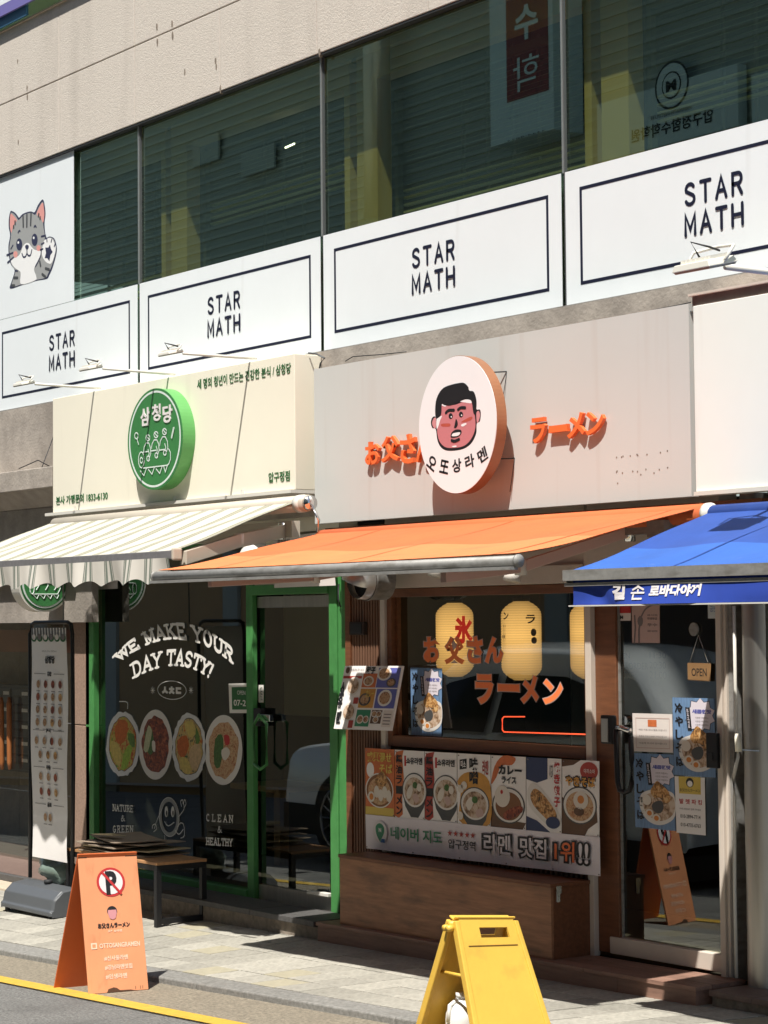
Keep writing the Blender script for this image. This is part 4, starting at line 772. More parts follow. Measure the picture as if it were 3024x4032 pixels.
# lanterns
def lantern(cx,ct,cb,w_,Y,lab,marks):
    a=PY((cx,ct),Y); b=PY((cx,cb),Y); h=(a.z-b.z); R_=w_/2*(a-CAM).dot(RF)/F
    t=thing('paper_lantern',lab,'lantern',(a.x,Y,b.z),'lit paper lanterns hanging inside the ramen window'); n=28; V=[];Fc=[]; m_=60
    for i in range(m_+1):
        s=i/m_; z=b.z+h*s; e=abs(2*s-1); r_=R_*(1-.62*max(0,(e-.62)/.38)**2.4)*(1+.022*math.cos(i*math.pi))
        for k in range(n): r2=r_*(1-(.05 if k%4==0 else 0)); V.append((a.x+r2*math.cos(2*math.pi*k/n),Y+r2*math.sin(2*math.pi*k/n),z))
    for i in range(m_):
        for k in range(n): Fc.append((i*n+k,i*n+(k+1)%n,(i+1)*n+(k+1)%n,(i+1)*n+k))
    obj('paper_shade',V,Fc,'lantern_paper',t,smooth=True); tube('top_ring','ink',t,[(a.x,Y,a.z),(a.x,Y,a.z+.02)],R_*.42,20); tube('bottom_ring','ink',t,[(a.x,Y,b.z-.015),(a.x,Y,b.z)],R_*.42,20); tube('cord','ink',t,[(a.x,Y,a.z+.02),(a.x,Y,2.45)],.004,6)
    for ch,m,c0,c1,off in marks:
        v,f,bb=rawtext(ch,off,0,1.); p0=PY(c0,Y-R_); p1=PY(c1,Y-R_); V=[]
        for x,y,z in v:
            u=(x-bb[0])/(bb[1]-bb[0]); s=(y-bb[2])/(bb[3]-bb[2]); d=ray((c0[0]+(c1[0]-c0[0])*u,c0[1]+(c1[1]-c0[1])*s)); rr_=R_*1.03; A_=d.x*d.x+d.y*d.y; B_=2*(d.x*(CAM.x-a.x)+d.y*(CAM.y-Y)); C_=(CAM.x-a.x)**2+(CAM.y-Y)**2-rr_*rr_; q_=max(0,B_*B_-4*A_*C_); V.append(CAM+d*((-B_-math.sqrt(q_))/(2*A_)))
        obj('print',V,f,m,t)
YL=8.35
lantern(1790,2374,2664,150,YL,'left paper lantern with a big red character behind the orange window lettering',[('氷','red_film',(1788,2535),(1862,2425),.05)])
lantern(2052,2368,2678,160,YL,'middle paper lantern with small dark prints',[('ラ','ink',(2070,2455),(2108,2420),.03),('ン','ink',(1982,2440),(2002,2410),.03),('一杯一杯','grey_ink',(1978,2565),(1990,2450),.0),('●','poster_brown',(2090,2505),(2112,2475),0),('●','poster_brown',(2092,2535),(2114,2508),0)])
lantern(2318,2372,2672,150,YL,'right paper lantern cut off by the cream post beside the door',[])
# window lettering in orange
wl=thing('orange_window_lettering','orange Japanese lettering on the ramen shop window','lettering',PY((1900,2600),YW+.04)); yv=YW+.046
for ch,a,b in (('お',(1668,2608),(1733,2508)),('父',(1750,2616),(1828,2508)),('さ',(1840,2612),(1900,2505)),('ん',(1910,2612),(1980,2506)),('ラ',(1873,2772),(1942,2655)),('ー',(1960,2722),(2045,2694)),('メ',(2050,2770),(2120,2660)),('ン',(2138,2772),(2215,2675))):
    text('letter',ch,'paper_peach',wl,(a[0]-3,a[1]+3),(b[0]+3,b[1]-3),yv,off=.085); text('letter_face',ch,'orange_film',wl,a,b,yv-.001,off=.05)
# neon light strip inside
o=MB().tube([PY(p,YW+.12) for p in ((2066,2822),(1985,2822),(1978,2830),(1978,2874),(1985,2882),(2320,2892))],.004,6).o('neon_strip','neon_red',None,smooth=True); o['label']='thin glowing red light strip inside the ramen window'; o['category']='light'
# ================================================================ POSTERS
def blueposter(name_lab,quad,Y,loc,full=True):
    Q=qmap(*quad); t=thing('ramen_poster',name_lab,'poster',PY(loc,Y),'blue cold ramen posters on the ramen shopfront')
    q=lambda pts:[Q(a,b) for a,b in pts]
    poly('sheet','poster_blue',t,q([(0,0),(1,0),(1,1),(0,1)]),Y)
    st=[]
    for i in range(20):
        a=i*math.pi/10; r=1 if i%2 else .78; st.append((.66+.36*r*math.cos(a),.78+.22*r*math.sin(a)))
    st=[(min(1,max(0,a)),min(1,b)) for a,b in st]
    poly('burst_edge','ink',t,q([((a-.66)*1.06+.66 if a<1 else 1,min(1,(b-.78)*1.05+.78)) for a,b in st]),Y-.001); poly('burst','poster_lav',t,q(st),Y-.0014)
    for k,ch in enumerate('冷やしそば'):
        warptext('title',ch,'ink',t,(lambda z:lambda u,v:Q(.05+.19*u,z+.13*v))(.80-.172*k),Y-.002,.04)
    poly('tag','ink',t,q([(.30,.88),(.41,.87),(.45,.58),(.35,.58)]),Y-.002); warptext('tag_text','히야시소바','poster_lav',t,lambda u,v:Q(.345+.05*(1-v)+.02*u-.02*(1-u),.86-.25*u),Y-.0026,.02)
    warptext('burst_text','새콤한맛','violet_ink',t,lambda u,v:Q(.46+.46*u,.80+.055*v),Y-.002,.06)
    for k in range(3): warptext('burst_text','시원한 여름메뉴','grey_ink',t,(lambda z:lambda u,v:Q(.53+.32*u,z+.025*v))(.735-.045*k),Y-.002)
    cx,cy=.60,.30
    def E(cx,cy,rx,ry,n=30): return q([(cx+rx*math.cos(2*math.pi*i/n),cy+ry*math.sin(2*math.pi*i/n)) for i in range(n)])
    poly('bowl','bowl_white',t,q([(.12,.36),(.16,.22),(.32,.10),(.55,.055),(.8,.09),(1,.2),(1,.45),(.85,.52),(.5,.53),(.2,.47)]),Y-.002,3); poly('noodles','food_ramen',t,q([(.2,.34),(.26,.22),(.42,.14),(.6,.11),(.82,.15),(.98,.25),(.98,.42),(.8,.48),(.5,.49),(.28,.44)]),Y-.0025,3)
    poly('seaweed','bowl_dark',t,q([(.42,.30),(.5,.36),(.66,.38),(.72,.30),(.64,.22),(.5,.22)]),Y-.003,3); poly('tempura','food_tempura',t,q([(.40,.50),(.50,.60),(.58,.64),(.72,.58),(.86,.50),(.88,.38),(.74,.36),(.62,.42),(.48,.42)]),Y-.0033,3)
    poly('cabbage','egg_white',t,E(.30,.38,.11,.07),Y-.0036)
    for ex,ey in ((.36,.205),(.53,.145)): poly('egg','egg_white',t,E(ex,ey,.10,.055),Y-.004); poly('egg_yolk','egg_yolk',t,E(ex,ey,.06,.034),Y-.0045)
    return t
blueposter('blue cold ramen poster inside the left end of the ramen window',((1616,2628),(1741,2632),(1738,2900),(1620,2893)),YW+.045,(1680,2760))
blueposter('blue cold ramen poster on the door, the upper right one',((2647,2746),(2813,2750),(2818,3062),(2655,3050)),YW+.027,(2735,2900))
blueposter('blue cold ramen poster on the door, the lower left one beside the parking notice',((2494,2965),(2652,2972),(2660,3272),(2502,3256)),YW+.027,(2575,3110))
YP=YW+.026
def sheetthing(lab,cat,quad,m,name='notice',Y=YP):
    t=thing(name,lab,cat,PY(quad[3],Y)); poly('sheet',m,t,quad,Y); return t,qmap(*quad)
t,Q=sheetthing('white framed notice with a small orange logo on the ramen door','notice',((2490,2808),(2647,2812),(2650,2964),(2494,2958)),'paper')
strokes('border_line','paper_peach',t,[[Q(.08,.1),Q(.92,.1),Q(.92,.88),Q(.08,.88),Q(.08,.1)]],.003,YP-.001); poly('logo','poster_orange',t,[Q(.38,.66),Q(.60,.66),Q(.60,.84),Q(.38,.84)],YP-.001)
for k,z in enumerate((.55,.38,.2)): warptext('lettering',['매장 이용 안내 말씀 드립니다','주문은 키오스크에서 부탁드립니다','이용해 주셔서 감사합니다'][k],'grey_ink',t,(lambda z:lambda u,v:Q(.15+.7*u,z+.05*v))(z),YP-.001)
t,Q=sheetthing('white valet parking notice with a yellow logo panel on the ramen door','notice',((2656,3056),(2775,3062),(2779,3290),(2664,3278)),'poster_white')
poly('logo_panel','poster_gold',t,[Q(.13,.70),Q(.86,.70),Q(.86,1),Q(.13,1)],YP-.001); poly('logo_hair','ink',t,[Q(.5+.13*math.cos(i*.524),.90+.085*math.sin(i*.524)) for i in range(12)],YP-.0015); poly('logo_face','poster_white',t,[Q(.5+.09*math.cos(i*.524),.88+.055*math.sin(i*.524)) for i in range(12)],YP-.002)
warptext('lettering','お父さんラーメン','ink',t,lambda u,v:Q(.16+.68*u,.735+.06*v),YP-.0015,.02); warptext('lettering','발 렛 파 킹','red_ink',t,lambda u,v:Q(.13+.76*u,.52+.09*v),YP-.001,.02)
warptext('lettering','아래 번호로 연락 주세요','grey_ink',t,lambda u,v:Q(.13+.72*u,.415+.035*v),YP-.001,.01); warptext('lettering','010-2894-7714','ink',t,lambda u,v:Q(.15+.68*u,.27+.065*v),YP-.001,.01); warptext('lettering','010-4735-6763','ink',t,lambda u,v:Q(.15+.68*u,.12+.065*v),YP-.001,.01)
t,Q=sheetthing('pale pink hygiene certificate with fork and spoon at the top of the ramen door','certificate',((2487,2360),(2597,2360),(2598,2532),(2489,2531)),'paper_peach')
strokes('cutlery','grey_ink',t,[[Q(.08,0),Q(.12,.35),Q(.1,.62)],[Q(.25,0),Q(.25,.3),Q(.3,.5)]],.012,YP-.001); poly('spoon','grey_ink',t,[Q(.3+.1*math.cos(i*.5236),.5+.12*math.sin(i*.5236)) for i in range(12)],YP-.0015)
strokes('arc_line','grey_ink',t,[[Q(.35,.62),Q(.5,.78),Q(.75,.88),Q(.98,.93)]],.010,YP-.001,4); poly('star','grey_ink',t,[Q(.48+(.12 if i%2 else .05)*math.sin(i*.628),.93+(.08 if i%2 else .035)*math.cos(i*.628)) for i in range(10)],YP-.001)
for s_t,z,h in (('음식점',.62,.04),('위생등급',.53,.06),('우수',.38,.07),('VERY GOOD',.25,.04)): warptext('lettering',s_t,'grey_ink',t,(lambda z,h:lambda u,v:Q(.55+.36*u,z+h*v))(z,h),YP-.001,.02)
t,Q=sheetthing('red and white security company sticker at the top left of the ramen door','sticker',((2396,2350),(2483,2350),(2484,2444),(2397,2444)),'paper','sticker'); poly('red_panel','red_ink',t,[Q(0,.32),Q(1,.32),Q(1,1),Q(0,1)],YP-.001); warptext('lettering','SECOM','ink',t,lambda u,v:Q(.05+.6*u,.06+.16*v),YP-.001,.03)
t,Q=sheetthing('pale blue sticker under the blue awning at the right edge of the ramen door','sticker',((2786,2360),(2832,2360),(2832,2435),(2788,2435)),'opp_panel','sticker'); warptext('lettering','금연','naver_blue',t,lambda u,v:Q(.2+.5*u,.35+.3*v),YP-.001)
t=thing('open_sign','small wooden OPEN plaque hanging on the ramen door','sign',PY((2755,2645),YP)); 
def pquad(name,m,t,px,Y0,Y1,**k): 
    return MB().hexa([PY(p,Y1) for p in px],[PY(p,Y0) for p in px]).o(name,m,t,**k)
pquad('plaque','open_wood',t,[(2708,2678),(2798,2684),(2800,2612),(2706,2609)],YP-.012,YP-.001,bevel=.004); text('lettering','OPEN','ink',t,(2723,2662),(2782,2632),YP-.0125,off=.01); tube('hook','chrome',t,[PY(p,YP-.005) for p in ((2715,2612),(2750,2500),(2790,2614))],.002,5)
disc('suction_cup','alu_dull',thing('suction_hook','clear round suction hook on the ramen door above the OPEN plaque','hook',PY((2722,2478),YP)),(X(2722,2478),Z(2722,2478)),.032,.034,YP-.012,YP-.002,24)
t=thing('faded_hours_lettering','faded opening hours lettering on the ramen door glass','lettering',PY((2500,2620),YP)); mk('faded_ink',(.10,.09,.09),.6)
for s_t,a,b in (('OPEN',(2418,2592),(2480,2572)),('11:30',(2558,2592),(2622,2568)),('LAST ORDER',(2418,2634),(2552,2610)),('20:30',(2558,2632),(2622,2606)),('CLOSE',(2418,2672),(2496,2645)),('21:00',(2558,2672),(2624,2644))): text('lettering',s_t,'faded_ink',t,a,b,YW+.045)
# food poster strip
def mix(a,b,t): return (a[0]+(b[0]-a[0])*t,a[1]+(b[1]-a[1])*t)
TL,TR,BR,BL=(1437,2945),(2361,2997),(2361,3299),(1439,3208)
cuts=[0,(365-197)/1333,(535-197)/1333,(720-197)/1333,(912-197)/1333,(1112-197)/1333,(1315-197)/1333,1]
YB=YW-.062
def bowlart(t,Q,cx,cy,rx,ry,Y,bowl='bowl_dark',food='food_ramen',side=True):
    E=lambda cx,cy,rx,ry,n=28:[Q(cx+rx*math.cos(2*math.pi*i/n),cy+ry*math.sin(2*math.pi*i/n)) for i in range(n)]
    if side: poly('bowl_side','bowl_dark',t,[Q(cx-rx,cy),Q(cx-rx*.75,cy-ry*.9),Q(cx-rx*.3,cy-ry*1.5),Q(cx+rx*.3,cy-ry*1.5),Q(cx+rx*.75,cy-ry*.9),Q(cx+rx,cy)],Y-.0005)
    poly('bowl',bowl,t,E(cx,cy,rx,ry),Y-.001); poly('bowl_inside','bowl_white' if bowl!='bowl_white' else 'soup_brown',t,E(cx,cy,rx*.93,ry*.93),Y-.0014); poly('food',food,t,E(cx,cy-.01,rx*.80,ry*.78),Y-.0018); return E
info=[('first food poster from the left, red with a noodle bowl and pale fried toppings','poster_red','咸興混せそば'),('second food poster from the left, orange stripe with a ramen bowl','poster_orange','醤油ラーメン'),('third food poster from the left, red stripe with a ramen bowl','poster_red','辛い醤油ラーメン'),('fourth food poster from the left, orange and yellow with a miso ramen bowl','poster_amber','味噌'),('fifth food poster from the left, curry rice with sausage','poster_orange','カレーライス'),('sixth food poster from the left, fried dumplings on a long white plate','poster_navy','焼き餃子'),('seventh food poster from the left, fried egg on noodles in a black pan','poster_brown','やきそば')]
for k in range(7):
    a,b=cuts[k],cuts[k+1]; quad=(mix(TL,TR,a+.001),mix(TL,TR,b-.001),mix(BL,BR,b-.001),mix(BL,BR,a+.001)); Q=qmap(*quad); lab,acc,tt=info[k]; Y=YB-.003*(k%2)
    t=thing('food_poster',lab,'poster',PY(quad[3],Y),'food posters in the row under the ramen window'); pquad('sheet','poster_white' if k else 'poster_orange',t,[quad[3],quad[2],quad[1],quad[0]],Y,Y+.002)
    y=Y-.001; E=lambda cx,cy,rx,ry,n=28:[Q(cx+rx*math.cos(2*math.pi*i/n),cy+ry*math.sin(2*math.pi*i/n)) for i in range(n)]
    W=lambda s,m,f,yy=y-.003,off=.03:warptext('lettering',s,m,t,f,yy,off)
    if k==0:
        W('咸興混せ','poster_gold',lambda u,v:Q(.05+.85*u,.80+.15*v)); W('そば','poster_gold',lambda u,v:Q(.48+.45*u,.64+.14*v)); poly('badge','poster_white',t,E(.17,.68,.13,.11),y); bowlart(t,Q,.48,.38,.48,.26,y,'bowl_white','food_noodle',False)
        poly('tempura','food_tempura',t,[Q(*p) for p in ((.32,.5),(.45,.63),(.6,.66),(.75,.56),(.68,.46),(.5,.44))],y-.003,3)
        for q_ in range(4): poly('dumpling','egg_white',t,E(.38+.14*q_,.36-.05*(q_%2),.09,.09,14),y-.0034-.0003*q_)
        poly('egg','egg_white',t,E(.2,.28,.12,.08,16),y-.005); poly('egg_yolk','egg_yolk',t,E(.2,.28,.07,.05,12),y-.0055); poly('footer','poster_gold',t,[Q(0,0),Q(.97,0),Q(.97,.13),Q(0,.13)],y)
    elif k in (1,2):
        poly('brush_stripe',acc,t,[Q(*p) for p in ((0,.03),(.12,.0),(.26,.06),(.24,.3),(.30,.6),(.25,.9),(.3,1),(.05,.97),(0,.9))],y); 
        for j,ch in enumerate('醤油ラーメン'): W(ch,'ink',(lambda z:lambda u,v:Q(.03+.21*u,z+.125*v))(.80-.15*j))
        W('쇼유라멘','ink',lambda u,v:Q(.38+.55*u,.80+.10*v)); poly('stamp','red_ink',t,[Q(.32,.77),Q(.38,.77),Q(.38,.92),Q(.32,.92)],y)
        bowlart(t,Q,.66,.42,.42,.26,y,'bowl_dark','food_ramen'); poly('pork','egg_white',t,[Q(*p) for p in ((.42,.42),(.55,.5),(.6,.42),(.5,.3),(.4,.32))],y-.003,3); poly('pork','paper_peach',t,[Q(*p) for p in ((.6,.34),(.72,.38),(.82,.3),(.7,.24))],y-.0033,3); poly('onion','greens',t,E(.68,.50,.08,.05,12),y-.004); poly('egg','egg_white',t,E(.82,.47,.08,.06,12),y-.0045)
    elif k==3:
        poly('splash',acc,t,[Q(*p) for p in ((.05,.05),(.1,.45),(.0,.6),(.2,.72),(.5,.75),(.8,.72),(1,.55),(.98,.05),(.5,.0))],y-.0002,3); poly('stamp','ink',t,[Q(.07,.77),Q(.28,.79),Q(.28,.93),Q(.07,.91)],y); W('미소','poster_white',lambda u,v:Q(.1+.15*u,.8+.1*v)); W('味','ink',lambda u,v:Q(.36+.26*u,.77+.18*v)); W('噌','ink',lambda u,v:Q(.36+.26*u,.58+.18*v)); W('라멘','poster_red',lambda u,v:Q(.75+.17*u,.72+.2*v))
        bowlart(t,Q,.52,.30,.44,.24,y,'bowl_dark','food_ramen'); poly('pork','egg_white',t,[Q(*p) for p in ((.25,.3),(.4,.4),(.48,.32),(.35,.2))],y-.003,3); poly('onion','greens',t,E(.52,.36,.09,.05,12),y-.004); poly('pork','paper_peach',t,[Q(*p) for p in ((.55,.2),(.72,.25),(.78,.15),(.6,.12))],y-.0033,3)
        for fx,fy in ((.1,.5),(.08,.12),(.2,.55)): poly('blossom','egg_white',t,E(fx,fy,.09,.06,10),y-.005)
    elif k==4:
        poly('swirl',acc,t,[Q(*p) for p in ((0,.6),(.1,.85),(.35,1),(.7,.98),(.6,.88),(.3,.86),(.15,.7))],y-.0002,3); W('カレー','ink',lambda u,v:Q(.2+.68*u,.74+.13*v),off=.05); W('ライス','ink',lambda u,v:Q(.3+.42*u,.62+.10*v),off=.04); poly('table','poster_brown',t,[Q(*p) for p in ((0,0),(0,.3),(.5,.12),(1,.1),(.9,0))],y-.0003)
        bowlart(t,Q,.5,.32,.47,.25,y,'bowl_dark','soup_brown',False); poly('rice','egg_white',t,E(.32,.44,.22,.15,20),y-.003); poly('plum','red_ink',t,E(.30,.5,.04,.03,8),y-.0035); poly('sausage','food_meat',t,[Q(*p) for p in ((.35,.2),(.55,.28),(.85,.33),(.9,.25),(.6,.15),(.4,.12))],y-.004,3)
    elif k==5:
        poly('photo_corner',acc,t,[Q(*p) for p in ((0,1),(.6,1),(.6,.72),(.3,.66),(0,.7))],y-.0002); poly('photo_corner',acc,t,[Q(*p) for p in ((0,.2),(.3,.15),(.7,.0),(0,0))],y-.0002); poly('plate','bowl_white',t,[Q(*p) for p in ((.03,.55),(.2,.66),(.5,.55),(.9,.3),(.98,.15),(.75,.05),(.3,.22),(.08,.35))],y-.001,3); poly('dumplings','food_tempura',t,[Q(*p) for p in ((.12,.5),(.25,.58),(.5,.5),(.82,.3),(.85,.2),(.7,.14),(.3,.3),(.15,.4))],y-.002,3)
        for j,ch in enumerate('焼き餃子'): W(ch,'red_ink',(lambda z:lambda u,v:Q(.78+.17*u,z+.13*v))(.82-.155*j))
        W('야끼교자','ink',lambda u,v:Q(.65+.1*u,.72+.2*v),off=.01); poly('badge','poster_navy',t,E(.75,.14,.2,.08,18),y-.004)
    else:
        poly('table',acc,t,[Q(*p) for p in ((0,0),(0,.5),(.5,.3),(.9,.5),(.95,.2),(.7,.1),(.6,0))],y-.0002); poly('corner',acc,t,[Q(0,1),Q(.5,1),Q(.3,.93),Q(0,.9)],y-.0002); poly('badge','poster_red',t,E(.72,.86,.24,.12,20),y-.001); W('야끼소바','poster_white',lambda u,v:Q(.58+.3*u,.83+.06*v),off=.0); warptext('lettering_edge','やきそば','ink',t,lambda u,v:Q(.06+.86*u,.63+.17*v),y-.002,.14); W('やきそば','poster_amber',lambda u,v:Q(.09+.80*u,.65+.13*v),off=.04)
        bowlart(t,Q,.47,.40,.46,.25,y,'bowl_dark','food_noodle',False); poly('egg','egg_white',t,E(.5,.47,.2,.12,20),y-.004); poly('egg_yolk','egg_yolk',t,E(.5,.48,.09,.055,14),y-.0045); poly('meat','poster_brown',t,E(.45,.32,.14,.06,12),y-.004)
    for u,v in ((.04,.97),(.96,.03)): poly('eyelet','grey_ink',t,E(u,v,.02,.01,8),y-.006)
# naver banner
quad=(BL,BR,(2361,3450),(1442,3340)); Q=qmap((1439,3206),(2362,3297),(2361,3450),(1442,3340)); Y=YB-.006
t=thing('long_banner','long pale lilac vinyl banner with green and black Korean lettering above the wooden bench','banner',PY((1442,3340),Y)); n=24; V=[];Fc=[]
for i in range(n+1):
    for v in (0,1): 
        p=PY(Q(i/n,v),Y); V.append((p.x,p.y+.006*math.sin(i*1.1)*(1-v),p.z))
for i in range(n): Fc.append((2*i,2*i+2,2*i+3,2*i+1))
obj('vinyl',V,Fc,'banner_vinyl',t,smooth=True); y=Y-.008
W=lambda s,m,u0,u1,v0,v1,off=.02,yy=y:warptext('lettering',s,m,t,lambda u,v:Q(u0+(u1-u0)*u,v0+(v1-v0)*v),yy,off)
E=lambda cx,cy,rx,ry,n=28:[Q(cx+rx*math.cos(2*math.pi*i/n),cy+ry*math.sin(2*math.pi*i/n)) for i in range(n)]
poly('logo_circle','sticker_white',t,E(.06,.52,.031,.32),y); poly('logo_pin','naver_green',t,[Q(*p) for p in ((.06,.78),(.077,.68),(.077,.5),(.064,.3),(.06,.24),(.045,.45),(.043,.68))],y-.001,3); poly('logo_base','naver_blue',t,[Q(.062,.22),Q(.08,.22),Q(.08,.33),Q(.066,.33)],y-.0013); W('N','sticker_white',.055,.066,.52,.64,.06,y-.0016)
W('네이버 지도','naver_green',.105,.325,.36,.72,.02); W('압구정역','ink',.352,.468,.28,.54,.01)
for i in range(5): poly('star','poster_red',t,[Q(.359+.0245*i+(.011 if j%2==0 else .0045)*math.sin(j*.628),.70+(.095 if j%2==0 else .04)*math.cos(j*.628)) for j in range(10)],y)
for s_,m,u0,u1 in (('라멘','banner_vinyl',.50,.622),('맛집','banner_vinyl',.655,.775),('1위','orange_letter',.802,.895),('!!','banner_vinyl',.905,.955)):
    W(s_,'ink',u0-.006,u1+.006,.21,.85,.10,y-.0005); W(s_,m,u0+.004,u1-.004,.27,.80,.02,y-.0015)
for u in (.003,.2,.4,.6,.8,.997): poly('eyelet','grey_ink',t,E(u,.04,.003,.02,8),y-.001)
# tilted menu board
t=thing('menu_board','tilted square menu board with many dish photos left of the ramen window','menu',PY((1450,2750),7.66)); TLq,TRq,BRq,BLq=PY((1358,2622),7.70),PY((1586,2622),7.70),PY((1539,2877),7.62),PY((1314,2869),7.62)
def MP(u,v,o=0): p=(BLq+(BRq-BLq)*u)+((TLq+(TRq-TLq)*u)-(BLq+(BRq-BLq)*u))*v; return p+Vector((0,-1,.15))*o
def mpoly(name,m,pts,o): return obj(name,[MP(a,b,o) for a,b in pts],[tuple(range(len(pts)))],m,t)
MB().hexa([MP(0,0,-.012),MP(1,0,-.012),MP(1,1,-.012),MP(0,1,-.012)],[MP(0,0),MP(1,0),MP(1,1),MP(0,1)]).o('board','poster_white',t)
def mr(name,m,a,b,c_,d_,o=.001): return mpoly(name,m,[(a,c_),(b,c_),(b,d_),(a,d_)],o)
def me(name,m,cx,cy,rx,ry,o=.002,n=20): return mpoly(name,m,[(cx+rx*math.cos(2*math.pi*i/n),cy+ry*math.sin(2*math.pi*i/n)) for i in range(n)],o)
def mt(s,m,a,b,c_,d_,o=.003,off=.02):
    v,f,bb=rawtext(s,off,0,1.); obj('lettering',[MP(a+(b-a)*(x-bb[0])/(bb[1]-bb[0]),c_+(d_-c_)*(y-bb[2])/(bb[3]-bb[2]),o) for x,y,z in v],f,m,t)
me('logo_face','poster_brown',.07,.93,.035,.05); mt('お父さんラーメン','grey_ink',.13,.36,.92,.96); mr('stripe','poster_red',.01,.34,.80,.84); mt('쇼','ink',.0,.08,.52,.74,.004,.06); mt('유','ink',.0,.08,.32,.52,.004,.06); mt('멘','ink',.02,.1,.08,.28,.004,.06)
for cy in (.68,.27): me('dish','bowl_white',.22,cy,.12,.15); me('dish_food','food_ramen',.22,cy,.095,.12,.003)
mr('caption','poster_red',.27,.35,.4,.5,.003); mr('caption','poster_red',.25,.33,.02,.14,.003)
for a,b,c_,d_,m in ((.36,.60,.66,.88,'poster_orange'),(.61,.98,.66,.97,'violet_ink'),(.36,.62,.34,.64,'poster_amber'),(.64,.98,.34,.64,'violet_ink'),(.36,.60,.05,.31,'naver_green'),(.62,.80,.10,.31,'poster_brown'),(.82,.98,.05,.31,'paper')): mr('tile',m,a,b,c_,d_)
for cx,cy,rx,ry,m in ((.47,.76,.09,.08,'egg_white'),(.72,.88,.12,.11,'bowl_white'),(.86,.74,.08,.07,'bowl_dark'),(.46,.47,.10,.10,'bowl_dark'),(.80,.50,.12,.13,'bowl_white'),(.44,.16,.06,.07,'bowl_white'),(.54,.16,.05,.06,'bowl_white'),(.67,.25,.05,.05,'bowl_white'),(.75,.25,.05,.05,'bowl_white'),(.71,.16,.05,.05,'bowl_white')):
    me('dish',m,cx,cy,rx,ry); me('dish_food','food_menu',cx,cy,rx*.75,ry*.75,.003)
mt('餃子','ink',.40,.56,.87,.99,.004,.05); mt('カレー','poster_gold',.47,.61,.5,.63,.005,.03)
for q in range(4): mr('price_line','grey_ink',.84,.96,.09+.05*q,.105+.05*q,.002)
tube('bracket','black_metal',t,[MP(.5,.5,-.012),MP(.5,.5,-.012)+Vector((0,.06,0))],.02,8)
bx=thing('doorbell_box','small dark square box on the brown slatted wall','box',PY((1430,2470),YW-.02)); box('case','slat_back',bx,X(1400,2470),X(1458,2470),YW-.05,YW-.021,Z(1430,2500),Z(1430,2448),bevel=.004); box('cover','black_metal',bx,X(1408,2470),X(1450,2470),YW-.054,YW-.0505,Z(1430,2494),Z(1430,2455))
# exhaust hood
vc=PY((1402,2296),7.45); t=thing('exhaust_hood','shiny steel round exhaust hood with a dark mouth under the orange awning','vent',vc); n=28
xc_,zc_=vc.x,vc.z+.015; R_=.115; V=[];Fc=[]; rings=((7.66,R_),(7.54,R_),(7.535,R_*1.05),(7.515,R_*1.05))
for y_,r_ in rings: V+=[(xc_+r_*math.cos(2*math.pi*k/n),y_,zc_+r_*math.sin(2*math.pi*k/n)) for k in range(n)]
for i in range(3): Fc+=[(i*n+k,i*n+(k+1)%n,(i+1)*n+(k+1)%n,(i+1)*n+k) for k in range(n)]
obj('duct',V,Fc,'alu_dull',t,smooth=True)
V=[];Fc=[];m_=8   # dome over the mouth, cut open at the lower front
for i in range(m_+1):
    a=i/m_*math.pi/2*.98
    for k in range(n):
        th=2*math.pi*k/n; y_=7.515-.15*math.sin(a); V.append((xc_+R_*math.cos(a)*math.cos(th),y_,zc_+R_*math.cos(a)*math.sin(th)))
for i in range(m_):
    for k in range(n):
        th=2*math.pi*(k+.5)/n
        if not (math.sin(th+.35)<-.15 and i>=2): Fc.append((i*n+k,i*n+(k+1)%n,(i+1)*n+(k+1)%n,(i+1)*n+k))
obj('hood',V,Fc,'alu_hood',t,smooth=True); disc('mouth','ink',t,(xc_,zc_),R_*.9,R_*.9,7.505,7.51,24)
# spot lamps under the orange awning
for k,(p,lab) in enumerate((((1722,2245),'left small white spot lamp under the orange awning'),((2020,2262),'right small white spot lamp under the orange awning'))):
    q=PY(p,7.55); t=thing('spot_lamp',lab,'lamp',q,'white spot lamps under the orange awning'); tube('shade','lamp_white',t,[q+Vector((0,.0,.05)),q,q+Vector((0,-.01,-.035))],[.03,.045,.05],16); tube('mount','lamp_white',t,[q+Vector((0,0,.05)),q+Vector((0,.24,.09))],.01,6); disc('lamp_rim','lamp_white',t,(q.x,q.z-.0),.03,.03,7.56,7.57,12)

# ================================================================ DECK AND BENCH
dk=thing('timber_deck','low brown timber deck under the bench and ramen door','deck',(-9.3,7.6,0)); dx0,dx1=-10.99,-7.73
zd=lambda x:.082+.0095*(x+10.99)
def plank(name,x0,x1,y0,y1,h,m='wood_deck',z=None):
    za,zb_=(zd(x0),zd(x1)) if z is None else z
    MB().hexa([(x0,y0,za-h),(x1,y0,zb_-h),(x1,y1,zb_-h),(x0,y1,za-h)],[(x0,y0,za),(x1,y0,zb_),(x1,y1,zb_),(x0,y1,za)]).o(name,m,dk,bevel=.002)
for y0,y1 in ((7.445,7.555),(7.559,7.67),(7.674,7.785)):
    for x0,x1 in ((dx0,-9.75),(-9.747,-8.55),(-8.547,dx1)): plank('plank',x0,x1,y0,y1,.022)
for x0,x1 in ((dx0+.01,-9.5),(-9.497,-8.3),(-8.297,dx1-.01)):
    MB().hexa([(x0,7.455,zb(x0)-.05),(x1,7.455,zb(x1)-.05),(x1,7.475,zb(x1)-.05),(x0,7.475,zb(x0)-.05)],[(x0,7.455,zd(x0)-.024),(x1,7.455,zd(x1)-.024),(x1,7.475,zd(x1)-.024),(x0,7.475,zd(x0)-.024)]).o('fascia_board','wood_deck',dk)
